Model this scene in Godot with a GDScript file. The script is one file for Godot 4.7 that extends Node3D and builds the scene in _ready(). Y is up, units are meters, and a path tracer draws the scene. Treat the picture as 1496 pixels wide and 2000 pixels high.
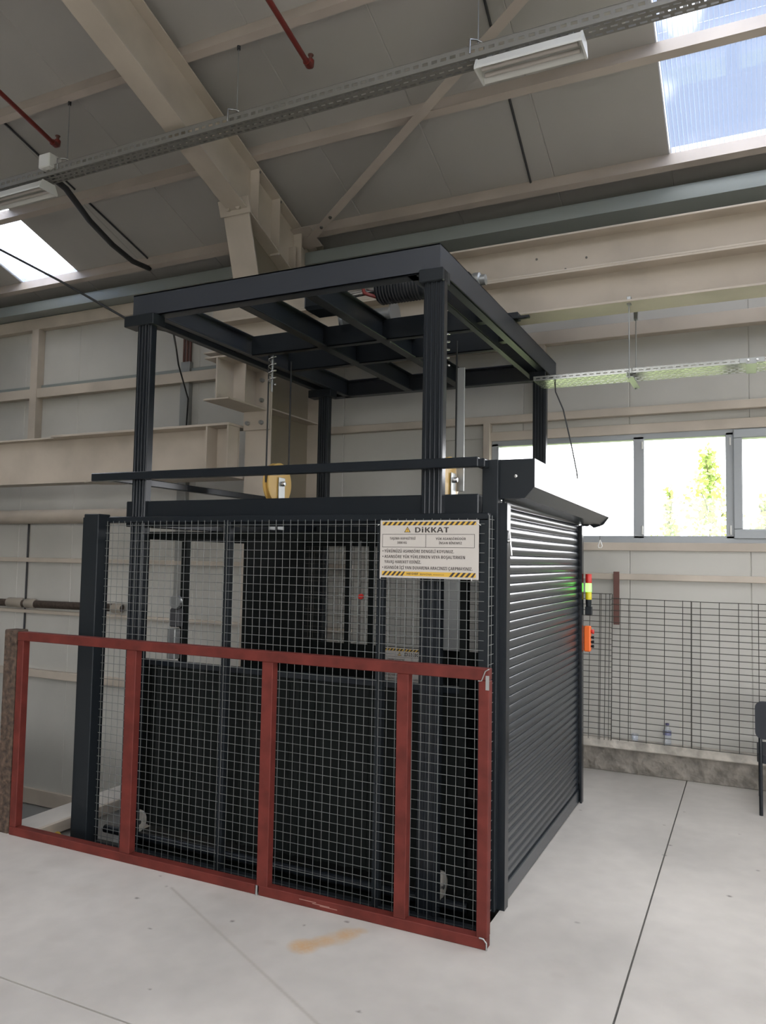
extends Node3D
# A goods lift on the upper floor of a steel hall. Units metres, y up, the floor is y = 0, the back wall z = -3.14.

const WZ := -3.14          # inner face of the back wall
const RS := 0.357          # rise of the roof per metre of z
const RD := 5.67           # roof panel underside: y = RD + RS * z
const PD := 5.554          # underside of the purlins
const RIDGE := 6.0

var M := {}
var used := {}

# ------------------------------------------------------------------ mesh builder
class MB:
	var v := PackedVector3Array()
	var n := PackedVector3Array()
	var t := PackedVector2Array()
	func uv(p: Vector3, q: Vector3) -> Vector2:
		var a := q.abs()
		if a.y >= a.x and a.y >= a.z: return Vector2(p.x, p.z)
		if a.x >= a.z: return Vector2(p.z, p.y)
		return Vector2(p.x, p.y)
	func tri(a: Vector3, b: Vector3, c: Vector3, na: Vector3, nb: Vector3, nc: Vector3) -> void:
		var f := (b - a).cross(c - a)
		var s := na + nb + nc
		if f.dot(s) > 0.0:
			v.append_array([a, c, b]); n.append_array([na, nc, nb])
			t.append_array([uv(a, s), uv(c, s), uv(b, s)])
		else:
			v.append_array([a, b, c]); n.append_array([na, nb, nc])
			t.append_array([uv(a, s), uv(b, s), uv(c, s)])
	func quad(a: Vector3, b: Vector3, c: Vector3, d: Vector3, q: Vector3) -> void:
		tri(a, b, c, q, q, q); tri(a, c, d, q, q, q)
	func quadn(a: Vector3, b: Vector3, c: Vector3, d: Vector3, na: Vector3, nb: Vector3, nc: Vector3, nd: Vector3) -> void:
		tri(a, b, c, na, nb, nc); tri(a, c, d, na, nc, nd)
	# box with centre, size, axes and chamfered edges
	func box(c: Vector3, s: Vector3, ch := 0.0, b := Basis()) -> void:
		var h := s * 0.5
		ch = minf(ch, minf(h.x, minf(h.y, h.z)) * 0.8)
		for ax in 3:
			var u := (ax + 1) % 3
			var w := (ax + 2) % 3
			for sg in [-1.0, 1.0]:
				var q := [Vector3(), Vector3(), Vector3(), Vector3()]
				var k := 0
				for e in [[-1, -1], [1, -1], [1, 1], [-1, 1]]:
					var p := Vector3()
					p[ax] = sg * h[ax]
					p[u] = e[0] * (h[u] - ch)
					p[w] = e[1] * (h[w] - ch)
					q[k] = c + b * p
					k += 1
				var nn := Vector3(); nn[ax] = sg
				quad(q[0], q[1], q[2], q[3], b * nn)
		if ch <= 0.0: return
		for ax in 3:
			var u := (ax + 1) % 3
			var w := (ax + 2) % 3
			for su in [-1.0, 1.0]:
				for sw in [-1.0, 1.0]:
					var p := [Vector3(), Vector3(), Vector3(), Vector3()]
					var k := 0
					for e in [[-1, 0], [1, 0], [1, 1], [-1, 1]]:
						var a := Vector3()
						a[ax] = e[0] * (h[ax] - ch)
						a[u] = su * (h[u] - (0.0 if e[1] == 0 else ch))
						a[w] = sw * (h[w] - (ch if e[1] == 0 else 0.0))
						p[k] = c + b * a
						k += 1
					var nn := Vector3(); nn[u] = su; nn[w] = sw
					quad(p[0], p[1], p[2], p[3], (b * nn).normalized())
		for sx in [-1.0, 1.0]:
			for sy in [-1.0, 1.0]:
				for sz in [-1.0, 1.0]:
					var a := c + b * Vector3(sx * h.x, sy * (h.y - ch), sz * (h.z - ch))
					var d := c + b * Vector3(sx * (h.x - ch), sy * h.y, sz * (h.z - ch))
					var e := c + b * Vector3(sx * (h.x - ch), sy * (h.y - ch), sz * h.z)
					var q := (b * Vector3(sx, sy, sz)).normalized()
					tri(a, d, e, q, q, q)
	func mm(a: Vector3, b: Vector3, ch := 0.0) -> void:
		box((a + b) * 0.5, (b - a).abs(), ch)
	# bar of rectangular section from p to q; w across, h along "up"
	func bar(p: Vector3, q: Vector3, w: float, h: float, up := Vector3.UP, ch := 0.0) -> void:
		var d := (q - p).normalized()
		var x := up.cross(d).normalized()
		var y := d.cross(x).normalized()
		box((p + q) * 0.5, Vector3(w, h, p.distance_to(q)), ch, Basis(x, y, d))
	# round tube along points
	func tube(pts: Array, r: float, sides := 8, caps := true) -> void:
		var rings := []
		var nr := []
		var side := Vector3()
		for i in pts.size():
			var d: Vector3 = (pts[mini(i + 1, pts.size() - 1)] - pts[maxi(i - 1, 0)]).normalized()
			if i == 0:
				side = d.cross(Vector3.UP if absf(d.y) < 0.9 else Vector3.RIGHT).normalized()
			else:
				side = (side - d * side.dot(d)).normalized()
			var o := d.cross(side)
			var ring := []
			var nn := []
			for k in sides:
				var a := TAU * k / sides
				var q := side * cos(a) + o * sin(a)
				nn.append(q); ring.append(pts[i] + q * r)
			rings.append(ring); nr.append(nn)
		for i in pts.size() - 1:
			for k in sides:
				var l := (k + 1) % sides
				quadn(rings[i][k], rings[i][l], rings[i + 1][l], rings[i + 1][k], nr[i][k], nr[i][l], nr[i + 1][l], nr[i + 1][k])
		if caps:
			for e in [0, pts.size() - 1]:
				var d: Vector3 = (pts[1] - pts[0]).normalized() * -1.0 if e == 0 else (pts[e] - pts[e - 1]).normalized()
				for k in sides - 2:
					tri(rings[e][0], rings[e][k + 1], rings[e][k + 2], d, d, d)
	# turned body: profile of (radius, height) along axis from o
	func lathe(prof: Array, o: Vector3, axis := Vector3.UP, sides := 16, smooth := 0.6) -> void:
		var y := axis.normalized()
		var x := y.cross(Vector3.RIGHT if absf(y.x) < 0.9 else Vector3.FORWARD).normalized()
		var z := x.cross(y)
		for i in prof.size() - 1:
			var p: Vector2 = prof[i]
			var q: Vector2 = prof[i + 1]
			if p.is_equal_approx(q): continue
			var e := Vector2((q - p).y, -(q - p).x).normalized()
			var np := e
			var nq := e
			if i > 0:
				var g: Vector2 = p - prof[i - 1]
				var f := Vector2(g.y, -g.x).normalized()
				if f.dot(e) > smooth: np = (f + e).normalized()
			if i < prof.size() - 2:
				var g: Vector2 = prof[i + 2] - q
				var f := Vector2(g.y, -g.x).normalized()
				if f.dot(e) > smooth: nq = (f + e).normalized()
			for k in sides:
				var a := TAU * k / sides
				var b := TAU * (k + 1) / sides
				var ra := x * cos(a) + z * sin(a)
				var rb := x * cos(b) + z * sin(b)
				quadn(o + ra * p.x + y * p.y, o + rb * p.x + y * p.y, o + rb * q.x + y * q.y, o + ra * q.x + y * q.y, ra * np.x + y * np.y, rb * np.x + y * np.y, rb * nq.x + y * nq.y, ra * nq.x + y * nq.y)
	# closed outline (in axes x, y at o) drawn out along w
	func prism(poly: PackedVector2Array, o: Vector3, x: Vector3, y: Vector3, w: Vector3, smooth := 0.8, caps := true) -> void:
		var cnt := poly.size()
		var area := 0.0
		for i in cnt: area += poly[i].cross(poly[(i + 1) % cnt])
		var sg := 1.0 if area > 0.0 else -1.0
		var en := []
		for i in cnt:
			var d := poly[(i + 1) % cnt] - poly[i]
			en.append(Vector2(d.y, -d.x).normalized() * sg)
		for i in cnt:
			var j := (i + 1) % cnt
			var e: Vector2 = en[i]
			var na := e
			var nb := e
			var pe: Vector2 = en[(i + cnt - 1) % cnt]
			var ne: Vector2 = en[j]
			if pe.dot(e) > smooth: na = (pe + e).normalized()
			if ne.dot(e) > smooth: nb = (ne + e).normalized()
			var a := o + x * poly[i].x + y * poly[i].y
			var b := o + x * poly[j].x + y * poly[j].y
			var n1 := x * na.x + y * na.y
			var n2 := x * nb.x + y * nb.y
			quadn(a, b, b + w, a + w, n1, n2, n2, n1)
		if caps:
			var ix := Geometry2D.triangulate_polygon(poly)
			for k in range(0, ix.size(), 3):
				var a := o + x * poly[ix[k]].x + y * poly[ix[k]].y
				var b := o + x * poly[ix[k + 1]].x + y * poly[ix[k + 1]].y
				var c := o + x * poly[ix[k + 2]].x + y * poly[ix[k + 2]].y
				var q := w.normalized()
				tri(a, b, c, -q, -q, -q); tri(a + w, b + w, c + w, q, q, q)
	# steel I section along p..q: depth h along up, flange width b
	func ibeam(p: Vector3, q: Vector3, h: float, b: float, tf: float, tw: float, up := Vector3.UP) -> void:
		var d := (q - p).normalized()
		var x := up.cross(d).normalized()
		var y := d.cross(x).normalized()
		var bs := Basis(x, y, d)
		var l := p.distance_to(q)
		var m := (p + q) * 0.5
		box(m + y * (h - tf) * 0.5, Vector3(b, tf, l), 0.002, bs)
		box(m - y * (h - tf) * 0.5, Vector3(b, tf, l), 0.002, bs)
		box(m, Vector3(tw, h - 2.0 * tf, l), 0.0, bs)
	func mesh(off := Vector3()) -> ArrayMesh:
		var w := v.duplicate()
		for i in w.size(): w[i] -= off
		var ix := PackedInt32Array(); ix.resize(w.size())
		for i in w.size(): ix[i] = i
		var a := []; a.resize(Mesh.ARRAY_MAX)
		a[Mesh.ARRAY_VERTEX] = w; a[Mesh.ARRAY_NORMAL] = n; a[Mesh.ARRAY_TEX_UV] = t; a[Mesh.ARRAY_INDEX] = ix
		var m := ArrayMesh.new()
		m.add_surface_from_arrays(Mesh.PRIMITIVE_TRIANGLES, a)
		return m
	func base() -> Vector3:
		if v.is_empty(): return Vector3()
		var b := AABB(v[0], Vector3())
		for p in v: b = b.expand(p)
		return Vector3(b.get_center().x, b.position.y, b.get_center().z)

# ------------------------------------------------------------------ scene helpers
func numbered(called: String) -> String:
	var k: int = used.get(called, 0)
	used[called] = k + 1
	return called if k == 0 else "%s_%03d" % [called, k]

func at_of(o: Node) -> Vector3:
	var p := Vector3()
	while o != self:
		p += (o as Node3D).position
		o = o.get_parent()
	return p

func tag(o: Node, label: String, category: String, group := "") -> Node:
	o.set_meta("label", label); o.set_meta("category", category)
	if group: o.set_meta("group", group)
	return o

func thing(called: String, label: String, category: String, at: Vector3, group := "") -> Node3D:
	var o := Node3D.new()
	o.name = numbered(called); add_child(o); o.position = at
	tag(o, label, category, group)
	return o

func part(called: String, b: MB, m: Material, parent: Node, label := "") -> MeshInstance3D:
	var o := MeshInstance3D.new()
	o.name = called
	o.mesh = b.mesh(at_of(parent)); o.material_override = m
	parent.add_child(o, true)
	if label: o.set_meta("label", label)
	return o

func stuff(called: String, b: MB, m: Material, parent: Node) -> MeshInstance3D:
	var o := part(called, b, m, parent)
	o.set_meta("kind", "stuff")
	return o

func solo(called: String, b: MB, m: Material, label: String, category: String, group := "") -> MeshInstance3D:
	var o := MeshInstance3D.new()
	o.name = numbered(called)
	var p := b.base()
	o.mesh = b.mesh(p); o.material_override = m
	add_child(o); o.position = p
	tag(o, label, category, group)
	return o

func struct(called: String, b: MB, m: Material) -> MeshInstance3D:
	var o := MeshInstance3D.new()
	o.name = called
	if b:
		o.mesh = b.mesh(); o.material_override = m
	add_child(o)
	o.set_meta("kind", "structure")
	return o

func shell(called: String) -> Node3D:
	var o := Node3D.new()
	o.name = called; add_child(o); o.set_meta("kind", "structure")
	return o

func mat(called: String, c: Color, rough: float, metal := 0.0, spec := 0.5) -> StandardMaterial3D:
	var m := StandardMaterial3D.new()
	m.resource_name = called
	m.albedo_color = c; m.roughness = rough; m.metallic = metal; m.metallic_specular = spec
	M[called] = m
	return m

func c8(r: int, g: int, b: int) -> Color:
	return Color8(r, g, b)

# a noise texture that tints a material on world axes
func mottle(m: StandardMaterial3D, freq: float, lo: float, hi: float, scale: float, sd: int, bump := 0.0) -> void:
	var f := FastNoiseLite.new()
	f.seed = sd; f.frequency = freq; f.fractal_octaves = 5
	var im := f.get_seamless_image(256, 256)
	im.convert(Image.FORMAT_RGB8)
	var d := im.get_data()
	for i in d.size():
		d[i] = int(clampf(255.0 * (lo + (hi - lo) * d[i] / 255.0), 0.0, 255.0))
	var im2 := Image.create_from_data(256, 256, false, Image.FORMAT_RGB8, d)
	m.albedo_texture = ImageTexture.create_from_image(im2)
	m.uv1_triplanar = true; m.uv1_world_triplanar = true
	m.uv1_scale = Vector3.ONE * scale
	if bump > 0.0:
		var nm: Image = im.duplicate()
		nm.bump_map_to_normal_map(bump)
		m.normal_enabled = true
		m.normal_texture = ImageTexture.create_from_image(nm)

func floor_texture() -> Texture2D:
	# 8 x 8 m of polished concrete from x = -4, z = -3.5
	var n := 1024
	var a := FastNoiseLite.new(); a.seed = 5; a.frequency = 0.006; a.fractal_octaves = 4
	var b := FastNoiseLite.new(); b.seed = 9; b.frequency = 0.05; b.fractal_octaves = 3
	var ia := a.get_image(n, n); var ib := b.get_image(n, n)
	ia.convert(Image.FORMAT_L8); ib.convert(Image.FORMAT_L8)
	var da := ia.get_data(); var db := ib.get_data()
	var d := PackedByteArray(); d.resize(n * n * 3)
	for i in n * n:
		var k := 0.90 + 0.13 * (da[i] / 255.0) + 0.05 * (db[i] / 255.0 - 0.5)
		d[i * 3] = int(minf(194.0 * k, 255.0)); d[i * 3 + 1] = int(minf(189.0 * k, 255.0)); d[i * 3 + 2] = int(minf(181.0 * k, 255.0))
	var im := Image.create_from_data(n, n, false, Image.FORMAT_RGB8, d)
	var rng := RandomNumberGenerator.new(); rng.seed = 4
	# rust stains in front of the barrier
	for s in [[-0.69, 0.31, 0.075, 0.55], [-0.64, 0.24, 0.06, 0.4], [-0.575, 0.13, 0.06, 0.45], [-0.60, 0.19, 0.07, 0.3], [-0.54, 0.08, 0.04, 0.3]]:
		stain(im, s[0], s[1], s[2], Color8(196, 130, 60), s[3], rng)
	# scuffs and dark specks
	for i in 60:
		stain(im, rng.randf_range(-3.0, 2.0), rng.randf_range(-0.1, 2.2), rng.randf_range(0.03, 0.16), Color8(150, 142, 132), rng.randf_range(0.06, 0.2), rng)
	for i in 46:
		stain(im, rng.randf_range(-2.4, 2.0), rng.randf_range(-2.6, 1.6), rng.randf_range(0.008, 0.016), Color8(70, 62, 56), rng.randf_range(0.5, 0.95), rng)
	# a long hairline scratch
	for k in 500:
		var p := Vector2(-1.55, 0.12).lerp(Vector2(-0.3, 0.78), k / 500.0)
		stain(im, p.x, p.y, 0.011, Color8(165, 158, 148), 0.32, rng)
	return ImageTexture.create_from_image(im)

func stain(im: Image, x: float, z: float, r: float, c: Color, s: float, rng: RandomNumberGenerator) -> void:
	var px := (x + 4.0) * 128.0
	var pz := (z + 3.5) * 128.0
	var pr := maxf(r * 128.0, 1.0)
	var e := rng.randf_range(0.5, 1.0)
	for j in range(int(pz - pr), int(pz + pr) + 1):
		for i in range(int(px - pr), int(px + pr) + 1):
			if i < 0 or j < 0 or i >= 1024 or j >= 1024: continue
			var q := Vector2((i - px) / pr, (j - pz) / (pr * e)).length()
			if q > 1.0: continue
			var k := s * (1.0 - q * q) * rng.randf_range(0.6, 1.0)
			im.set_pixel(i, j, im.get_pixel(i, j).lerp(c, k))

# ------------------------------------------------------------------ materials
func materials() -> void:
	var f := mat("floor", Color.WHITE, 0.42)
	f.albedo_texture = floor_texture()
	f.uv1_scale = Vector3(0.125, 0.125, 1.0); f.uv1_offset = Vector3(0.5, 0.4375, 0.0)
	mottle(mat("concrete", c8(138, 132, 122), 0.9), 0.03, 0.72, 1.08, 0.8, 3, 6.0)
	mottle(mat("plaster", c8(196, 190, 178), 0.85), 0.03, 0.72, 1.1, 0.7, 13, 3.0)
	mottle(mat("wall_panel", c8(186, 184, 176), 0.5), 0.01, 0.93, 1.03, 0.25, 7)
	mottle(mat("roof_panel", c8(170, 167, 161), 0.5), 0.01, 0.94, 1.03, 0.25, 8)
	mat("seam", c8(90, 88, 84), 0.8)
	mottle(mat("cream", c8(190, 179, 164), 0.5), 0.015, 0.9, 1.04, 0.4, 21)
	mottle(mat("purlin", c8(180, 169, 158), 0.5), 0.015, 0.92, 1.04, 0.4, 22)
	mat("gutter", c8(138, 144, 140), 0.45, 0.2)
	mat("black", c8(30, 34, 37), 0.36, 0.0, 0.32)
	mat("black_matte", c8(20, 23, 22), 0.55, 0.0, 0.22)
	mat("black_sheen", c8(42, 46, 52), 0.42, 0.0, 0.5)
	mat("black_gloss", c8(28, 32, 36), 0.22, 0.0, 0.4)
	mat("shutter", c8(40, 45, 50), 0.26, 0.0, 0.6)
	mat("wire", c8(112, 114, 111), 0.45, 0.3)
	mat("dark_wire", c8(70, 68, 62), 0.6, 0.2)
	mottle(mat("red", c8(102, 43, 36), 0.6, 0.0, 0.35), 0.02, 0.82, 1.05, 1.5, 31)
	mat("brown_scratch", c8(150, 112, 102), 0.7)
	mat("brown", c8(96, 62, 54), 0.6)
	mottle(mat("old_wood", c8(94, 76, 62), 0.85), 0.04, 0.5, 1.1, 2.2, 41, 4.0)
	mat("galv", c8(158, 160, 158), 0.38, 0.75)
	mat("tray_grey", c8(132, 130, 124), 0.6, 0.25)
	mat("web_olive", c8(132, 122, 104), 0.6)  # darker olive tone for the column web
	mat("tray", c8(178, 180, 176), 0.24, 0.92)
	mat("steel", c8(190, 190, 188), 0.22, 0.9)
	mat("aluminium", c8(158, 162, 164), 0.45, 0.15)
	mat("white_plastic", c8(214, 214, 208), 0.4)
	mat("sprinkler", c8(112, 42, 36), 0.4)
	mat("cable", c8(30, 30, 30), 0.5)
	mat("hose", c8(52, 52, 54), 0.6)
	mottle(mat("lagging", c8(70, 58, 48), 0.7), 0.05, 0.6, 1.15, 2.0, 51)
	mat("nylon", c8(206, 168, 92), 0.45)
	mat("paper", c8(184, 178, 170), 0.5)
	mat("ink", c8(52, 46, 42), 0.6)
	mat("yellow", c8(204, 164, 62), 0.5)
	mat("orange", c8(226, 104, 34), 0.4)
	mat("red_plastic", c8(200, 44, 36), 0.35)
	mat("yellow_plastic", c8(214, 196, 30), 0.35)
	mat("fabric", c8(46, 48, 52), 0.9)
	mat("wool", c8(170, 140, 60), 0.95)
	mat("bark", c8(96, 84, 66), 0.9)
	mottle(mat("lawn", c8(160, 176, 120), 0.95), 0.03, 0.7, 1.1, 0.2, 61)
	var lf := mat("leaf", c8(186, 198, 132), 0.7)
	lf.backlight_enabled = true; lf.backlight = Color(0.5, 0.6, 0.25)
	var g := mat("glass", Color(1, 1, 1, 0.01), 0.02)
	g.transparency = BaseMaterial3D.TRANSPARENCY_ALPHA
	var pc := mat("polycarbonate", Color(0.86, 0.93, 1.0, 0.22), 0.3)
	pc.transparency = BaseMaterial3D.TRANSPARENCY_ALPHA
	var rib := mat("pane_rib", Color(0.8, 0.88, 1.0, 0.5), 0.3)
	rib.transparency = BaseMaterial3D.TRANSPARENCY_ALPHA
	var bt := mat("bottle", Color(0.86, 0.9, 0.95, 0.2), 0.05)
	bt.transparency = BaseMaterial3D.TRANSPARENCY_ALPHA
	var gl := mat("green_lens", c8(60, 220, 70), 0.3)
	gl.emission_enabled = true; gl.emission = Color(0.55, 1.0, 0.4); gl.emission_energy_multiplier = 1.1
	mat("wrap", Color(0.7, 0.66, 0.6, 0.6), 0.3).transparency = BaseMaterial3D.TRANSPARENCY_ALPHA

# ------------------------------------------------------------------ sky
func sky_image() -> Texture2D:
	# bright broken cloud over a pale blue sky
	var w := 1024
	var h := 512
	var f := FastNoiseLite.new(); f.seed = 3604; f.frequency = 1.8; f.fractal_octaves = 4
	var im := Image.create(w, h, false, Image.FORMAT_RGBA8)
	for j in h:
		var el := PI * (0.5 - (j + 0.5) / h)
		for i in w:
			var az := TAU * (i + 0.5) / w
			var d := Vector3(-cos(el) * sin(az), sin(el), cos(el) * cos(az))
			var k := clampf((f.get_noise_3dv(d) + 0.22) * 4.0, 0.0, 1.0)
			im.set_pixel(i, j, Color(1, 1, 1, k if el > -0.02 else 0.0))
	return ImageTexture.create_from_image(im)

func _ready() -> void:
	# camera
	var cam := Camera3D.new(); cam.name = "camera"
	cam.position = Vector3(1.0051, 1.6, 3.1565)
	cam.rotation = Vector3(0.0619, 0.4463, 0.0174)
	cam.fov = rad_to_deg(2.0 * atan(1000.0 / 1506.5))
	cam.near = 0.05; cam.far = 400.0
	add_child(cam); cam.current = true
	# sky and exposure
	var env := Environment.new()
	env.background_mode = Environment.BG_SKY
	var sm := ProceduralSkyMaterial.new()
	sm.sky_top_color = Color(0.50, 0.55, 0.645); sm.sky_horizon_color = Color(1.2, 1.2, 1.2)
	sm.sky_curve = 0.07
	sm.ground_bottom_color = Color(0.35, 0.4, 0.3); sm.ground_horizon_color = Color(0.8, 0.85, 0.9)
	sm.sky_cover = sky_image()
	sm.sky_cover_modulate = Color(1.70, 1.69, 1.70, 1.0)
	var sky := Sky.new(); sky.sky_material = sm
	env.sky = sky
	env.background_energy_multiplier = 1.0
	env.tonemap_mode = Environment.TONE_MAPPER_LINEAR
	env.tonemap_exposure = 2.5
	env.sdfgi_enabled = true; env.ssao_enabled = true; env.ssil_enabled = true
	var we := WorldEnvironment.new(); we.name = "world"; we.environment = env
	add_child(we)

	materials()
	build_floor()
	build_walls()
	build_roof()
	build_window()
	build_outside()
	build_frame_steel()
	build_girts()
	build_hoist_frame()
	build_mesh_screen()
	build_shutter()
	build_car()
	build_hoist_gear()
	build_barrier()
	build_signs()
	build_right_side()
	build_trays()
	build_cables()

# ------------------------------------------------------------------ setting
func build_floor() -> void:
	var o := shell("floor")
	var j := 0.004
	for r in [[-14.0, 1.046, 0.552 - j, 15.2], [0.552 + j, 1.046, 10.0, 15.2], [-14.0, -0.1, 0.552 - j, 1.038], [0.552 + j, WZ, 10.0, 1.038], [-0.06, WZ, 0.552 - j, -0.1], [-14.0, WZ, -9.5, -0.1], [-2.985, WZ, -2.77, -0.1], [-2.77, WZ, -0.06, -2.64], [-0.18, -2.64, -0.06, -2.31]]:
		var b := MB.new()
		b.mm(Vector3(r[0], -0.25, r[1]), Vector3(r[2], 0.0, r[3]))
		part("slab", b, M.floor, o)
	var s := MB.new()
	s.mm(Vector3(0.54, -0.24, WZ), Vector3(0.565, -0.012, 15.2))
	s.mm(Vector3(-14.0, -0.24, 1.03), Vector3(10.0, -0.012, 1.055))
	part("joint_filler", s, M.seam, o)
	var e := MB.new()
	e.mm(Vector3(-2.772, -0.06, -2.95), Vector3(-2.745, 0.004, -0.1), 0.002)
	part("edge_angle", e, M.cream, o)
	var w := MB.new()
	w.box(Vector3(-2.70, -0.10, -0.2), Vector3(0.07, 0.13, 0.14), 0.03, Basis(Vector3.UP, 0.3))
	part("insulation_wad", w, M.wool, o)
	# the storey below, seen down the stair opening
	var l := MB.new()
	l.mm(Vector3(-14.0, -4.2, -3.2), Vector3(10.0, -4.0, 15.2))
	part("lower_slab", l, M.concrete, o)

func build_walls() -> void:
	# back wall: upright sandwich panels with open joints, a window opening on the right
	var o := shell("wall_back")
	var pw := 0.857
	var x0 := 0.141 - pw * 17
	for k in 29:
		var a := x0 + pw * k
		var b := a + pw
		var top := 4.75
		var low := -1.2 if b < -2.9 else 0.0
		var spans := [[a, b, low, top]]
		if b > -0.985 and a < 3.4:
			spans = [[a, b, low, 1.765], [a, b, 2.65, top]]
			if a < -0.985: spans.append([a, -0.985, 1.765, 2.65])
			if b > 3.4: spans.append([3.4, b, 1.765, 2.65])
		for s in spans:
			var m := MB.new()
			m.mm(Vector3(s[0], s[2], WZ - 0.1), Vector3(s[1], s[3], WZ), 0.006)
			part("wall_panel", m, M.wall_panel, o)
	var p := MB.new()
	p.mm(Vector3(-14.2, -4.2, WZ - 0.14), Vector3(10.2, 0.0, WZ - 0.11))
	p.mm(Vector3(-14.0, -4.2, WZ - 0.1), Vector3(-2.9, -1.2, WZ))
	p.mm(Vector3(-2.9, -4.2, WZ - 0.1), Vector3(10.0, 0.0, WZ))
	part("plinth", p, mat("lower_wall", c8(160, 160, 156), 0.7), o)
	# rough concrete upstand at the foot of the wall on the right
	var u := MB.new()
	u.mm(Vector3(-2.5, 0.0, WZ), Vector3(10.0, 0.185, WZ + 0.045), 0.006)
	struct("baseboard_back", u, M.concrete)
	var l := MB.new()
	l.mm(Vector3(-2.5, 0.18, WZ), Vector3(10.0, 0.252, WZ + 0.075), 0.008)
	struct("trim_1", l, M.plaster)
	var e := MB.new()
	e.mm(Vector3(-14.0, -1.19, WZ), Vector3(-3.0, -1.02, WZ + 0.03), 0.004)
	struct("trim_2", e, M.cream)
	# the other walls of the hall, unseen; openings placed to let in light
	var wl := MB.new()
	wl.mm(Vector3(-14.2, -4.2, -3.3), Vector3(-14.0, 8.2, 15.4))
	struct("wall_left", wl, M.wall_panel)
	var wr := MB.new()
	wr.mm(Vector3(10.0, -4.2, -3.3), Vector3(10.2, 1.0, 15.4))
	wr.mm(Vector3(10.0, 3.4, -3.3), Vector3(10.2, 8.2, 15.4))
	for z in [-3.3, 0.2, 3.7, 7.2, 10.7, 14.9]:
		wr.mm(Vector3(10.0, 1.0, z), Vector3(10.2, 3.4, z + 0.5))
	struct("wall_right", wr, M.wall_panel)
	var wf := MB.new()
	wf.mm(Vector3(-14.2, -4.2, 15.2), Vector3(10.2, 1.0, 15.4))
	wf.mm(Vector3(-14.2, 3.6, 15.2), Vector3(10.2, 8.2, 15.4))
	wf.mm(Vector3(-14.2, 1.0, 15.2), Vector3(-3.4, 3.6, 15.4))
	for x in [-3.4, 0.2, 3.8, 7.4, 9.9]:  # unseen front openings, kept to the right to leave the left dimmer
		wf.mm(Vector3(x, 1.0, 15.2), Vector3(x + 0.5, 3.6, 15.4))
	struct("wall_front", wf, M.wall_panel)

func roof_box(b: MB, x0: float, x1: float, z0: float, z1: float, d0: float, d1: float, ch := 0.0, back := false) -> void:
	# a slab lying in the roof slope between the planes y = d0 + RS z and y = d1 + RS z
	var s := -1.0 if back else 1.0
	var dir := Vector3(0, RS, 1).normalized()
	var nn := Vector3(0, 1, -RS).normalized()
	var zc := (z0 + z1) * 0.5
	var c := Vector3((x0 + x1) * 0.5, (d0 + d1) * 0.5 + RS * zc, zc)
	var th := (d1 - d0) * nn.y
	if back:
		c.z = 2.0 * RIDGE - c.z
		dir.z = -dir.z; nn.z = -nn.z
	b.box(c, Vector3(x1 - x0, th, (z1 - z0) / absf(dir.z)), ch, Basis(Vector3.RIGHT, nn, dir * s) if not back else Basis(Vector3.RIGHT, nn, Vector3.RIGHT.cross(nn)))

func build_roof() -> void:
	var o := shell("ceiling")
	var pw := 0.8657
	for k in range(-17, 11):
		var a := 0.482 + pw * k
		var lit := posmod(k, 8) == 0 or k == 1 or k == 2
		if not lit:
			var b := MB.new()
			roof_box(b, a, a + pw, -3.35, RIDGE, RD, RD + 0.1, 0.006)
			part("roof_panel", b, M.roof_panel, o)
		if k < -4 or posmod(k, 4) > 1:
			var c := MB.new()
			roof_box(c, a, a + pw, -3.35, RIDGE, RD, RD + 0.1, 0.006, true)
			part("roof_panel", c, M.roof_panel, o)
	# eaves: what closes the gap over the wall head
	var e := MB.new()
	e.mm(Vector3(-14.2, 4.35, WZ - 0.14), Vector3(10.2, 4.62, WZ - 0.02))
	e.mm(Vector3(-14.2, 4.35, 15.2), Vector3(10.2, 4.62, 15.3))
	part("eaves_closer", e, M.gutter, o)
	# translucent roof strips; two out of view beside the right one light that side
	var n := 2
	for k in [0, 1, 2, -8, 8, -16]:
		var a: float = 0.482 + pw * k
		if a > 9.5: continue
		var w := shell("window_%d" % n)
		n += 1
		var cl := MB.new()
		roof_box(cl, a, a + pw, -3.35, -2.84, RD, RD + 0.1, 0.006)
		part("roof_panel", cl, M.roof_panel, o)
		for q in [[-2.84, -1.9], [-1.9, -1.0], [-1.0, 0.8], [0.8, 2.6], [2.6, 4.4], [4.4, RIDGE]]:
			var b := MB.new()
			roof_box(b, a, a + pw, q[0], q[1], RD + 0.03, RD + 0.034)
			part("pane", b, M.glass, w)
		var r := MB.new()
		for i in 29:
			var x := a + 0.01 + i * 0.0302
			roof_box(r, x, x + 0.006, -2.84, 3.0, RD + 0.012, RD + 0.03)
		stuff("pane_rib", r, M.pane_rib, w)
	for k in [-4, -3, 0, 1, 4, 5, 8, 9]:  # roof lights out of view behind, lighting the hall more from the right
		var a: float = 0.482 + pw * k
		var w := shell("window_%d" % n)
		n += 1
		var b := MB.new()
		roof_box(b, a, a + pw, -3.35, RIDGE, RD + 0.03, RD + 0.034, 0.0, true)
		part("pane", b, M.glass, w)

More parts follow.
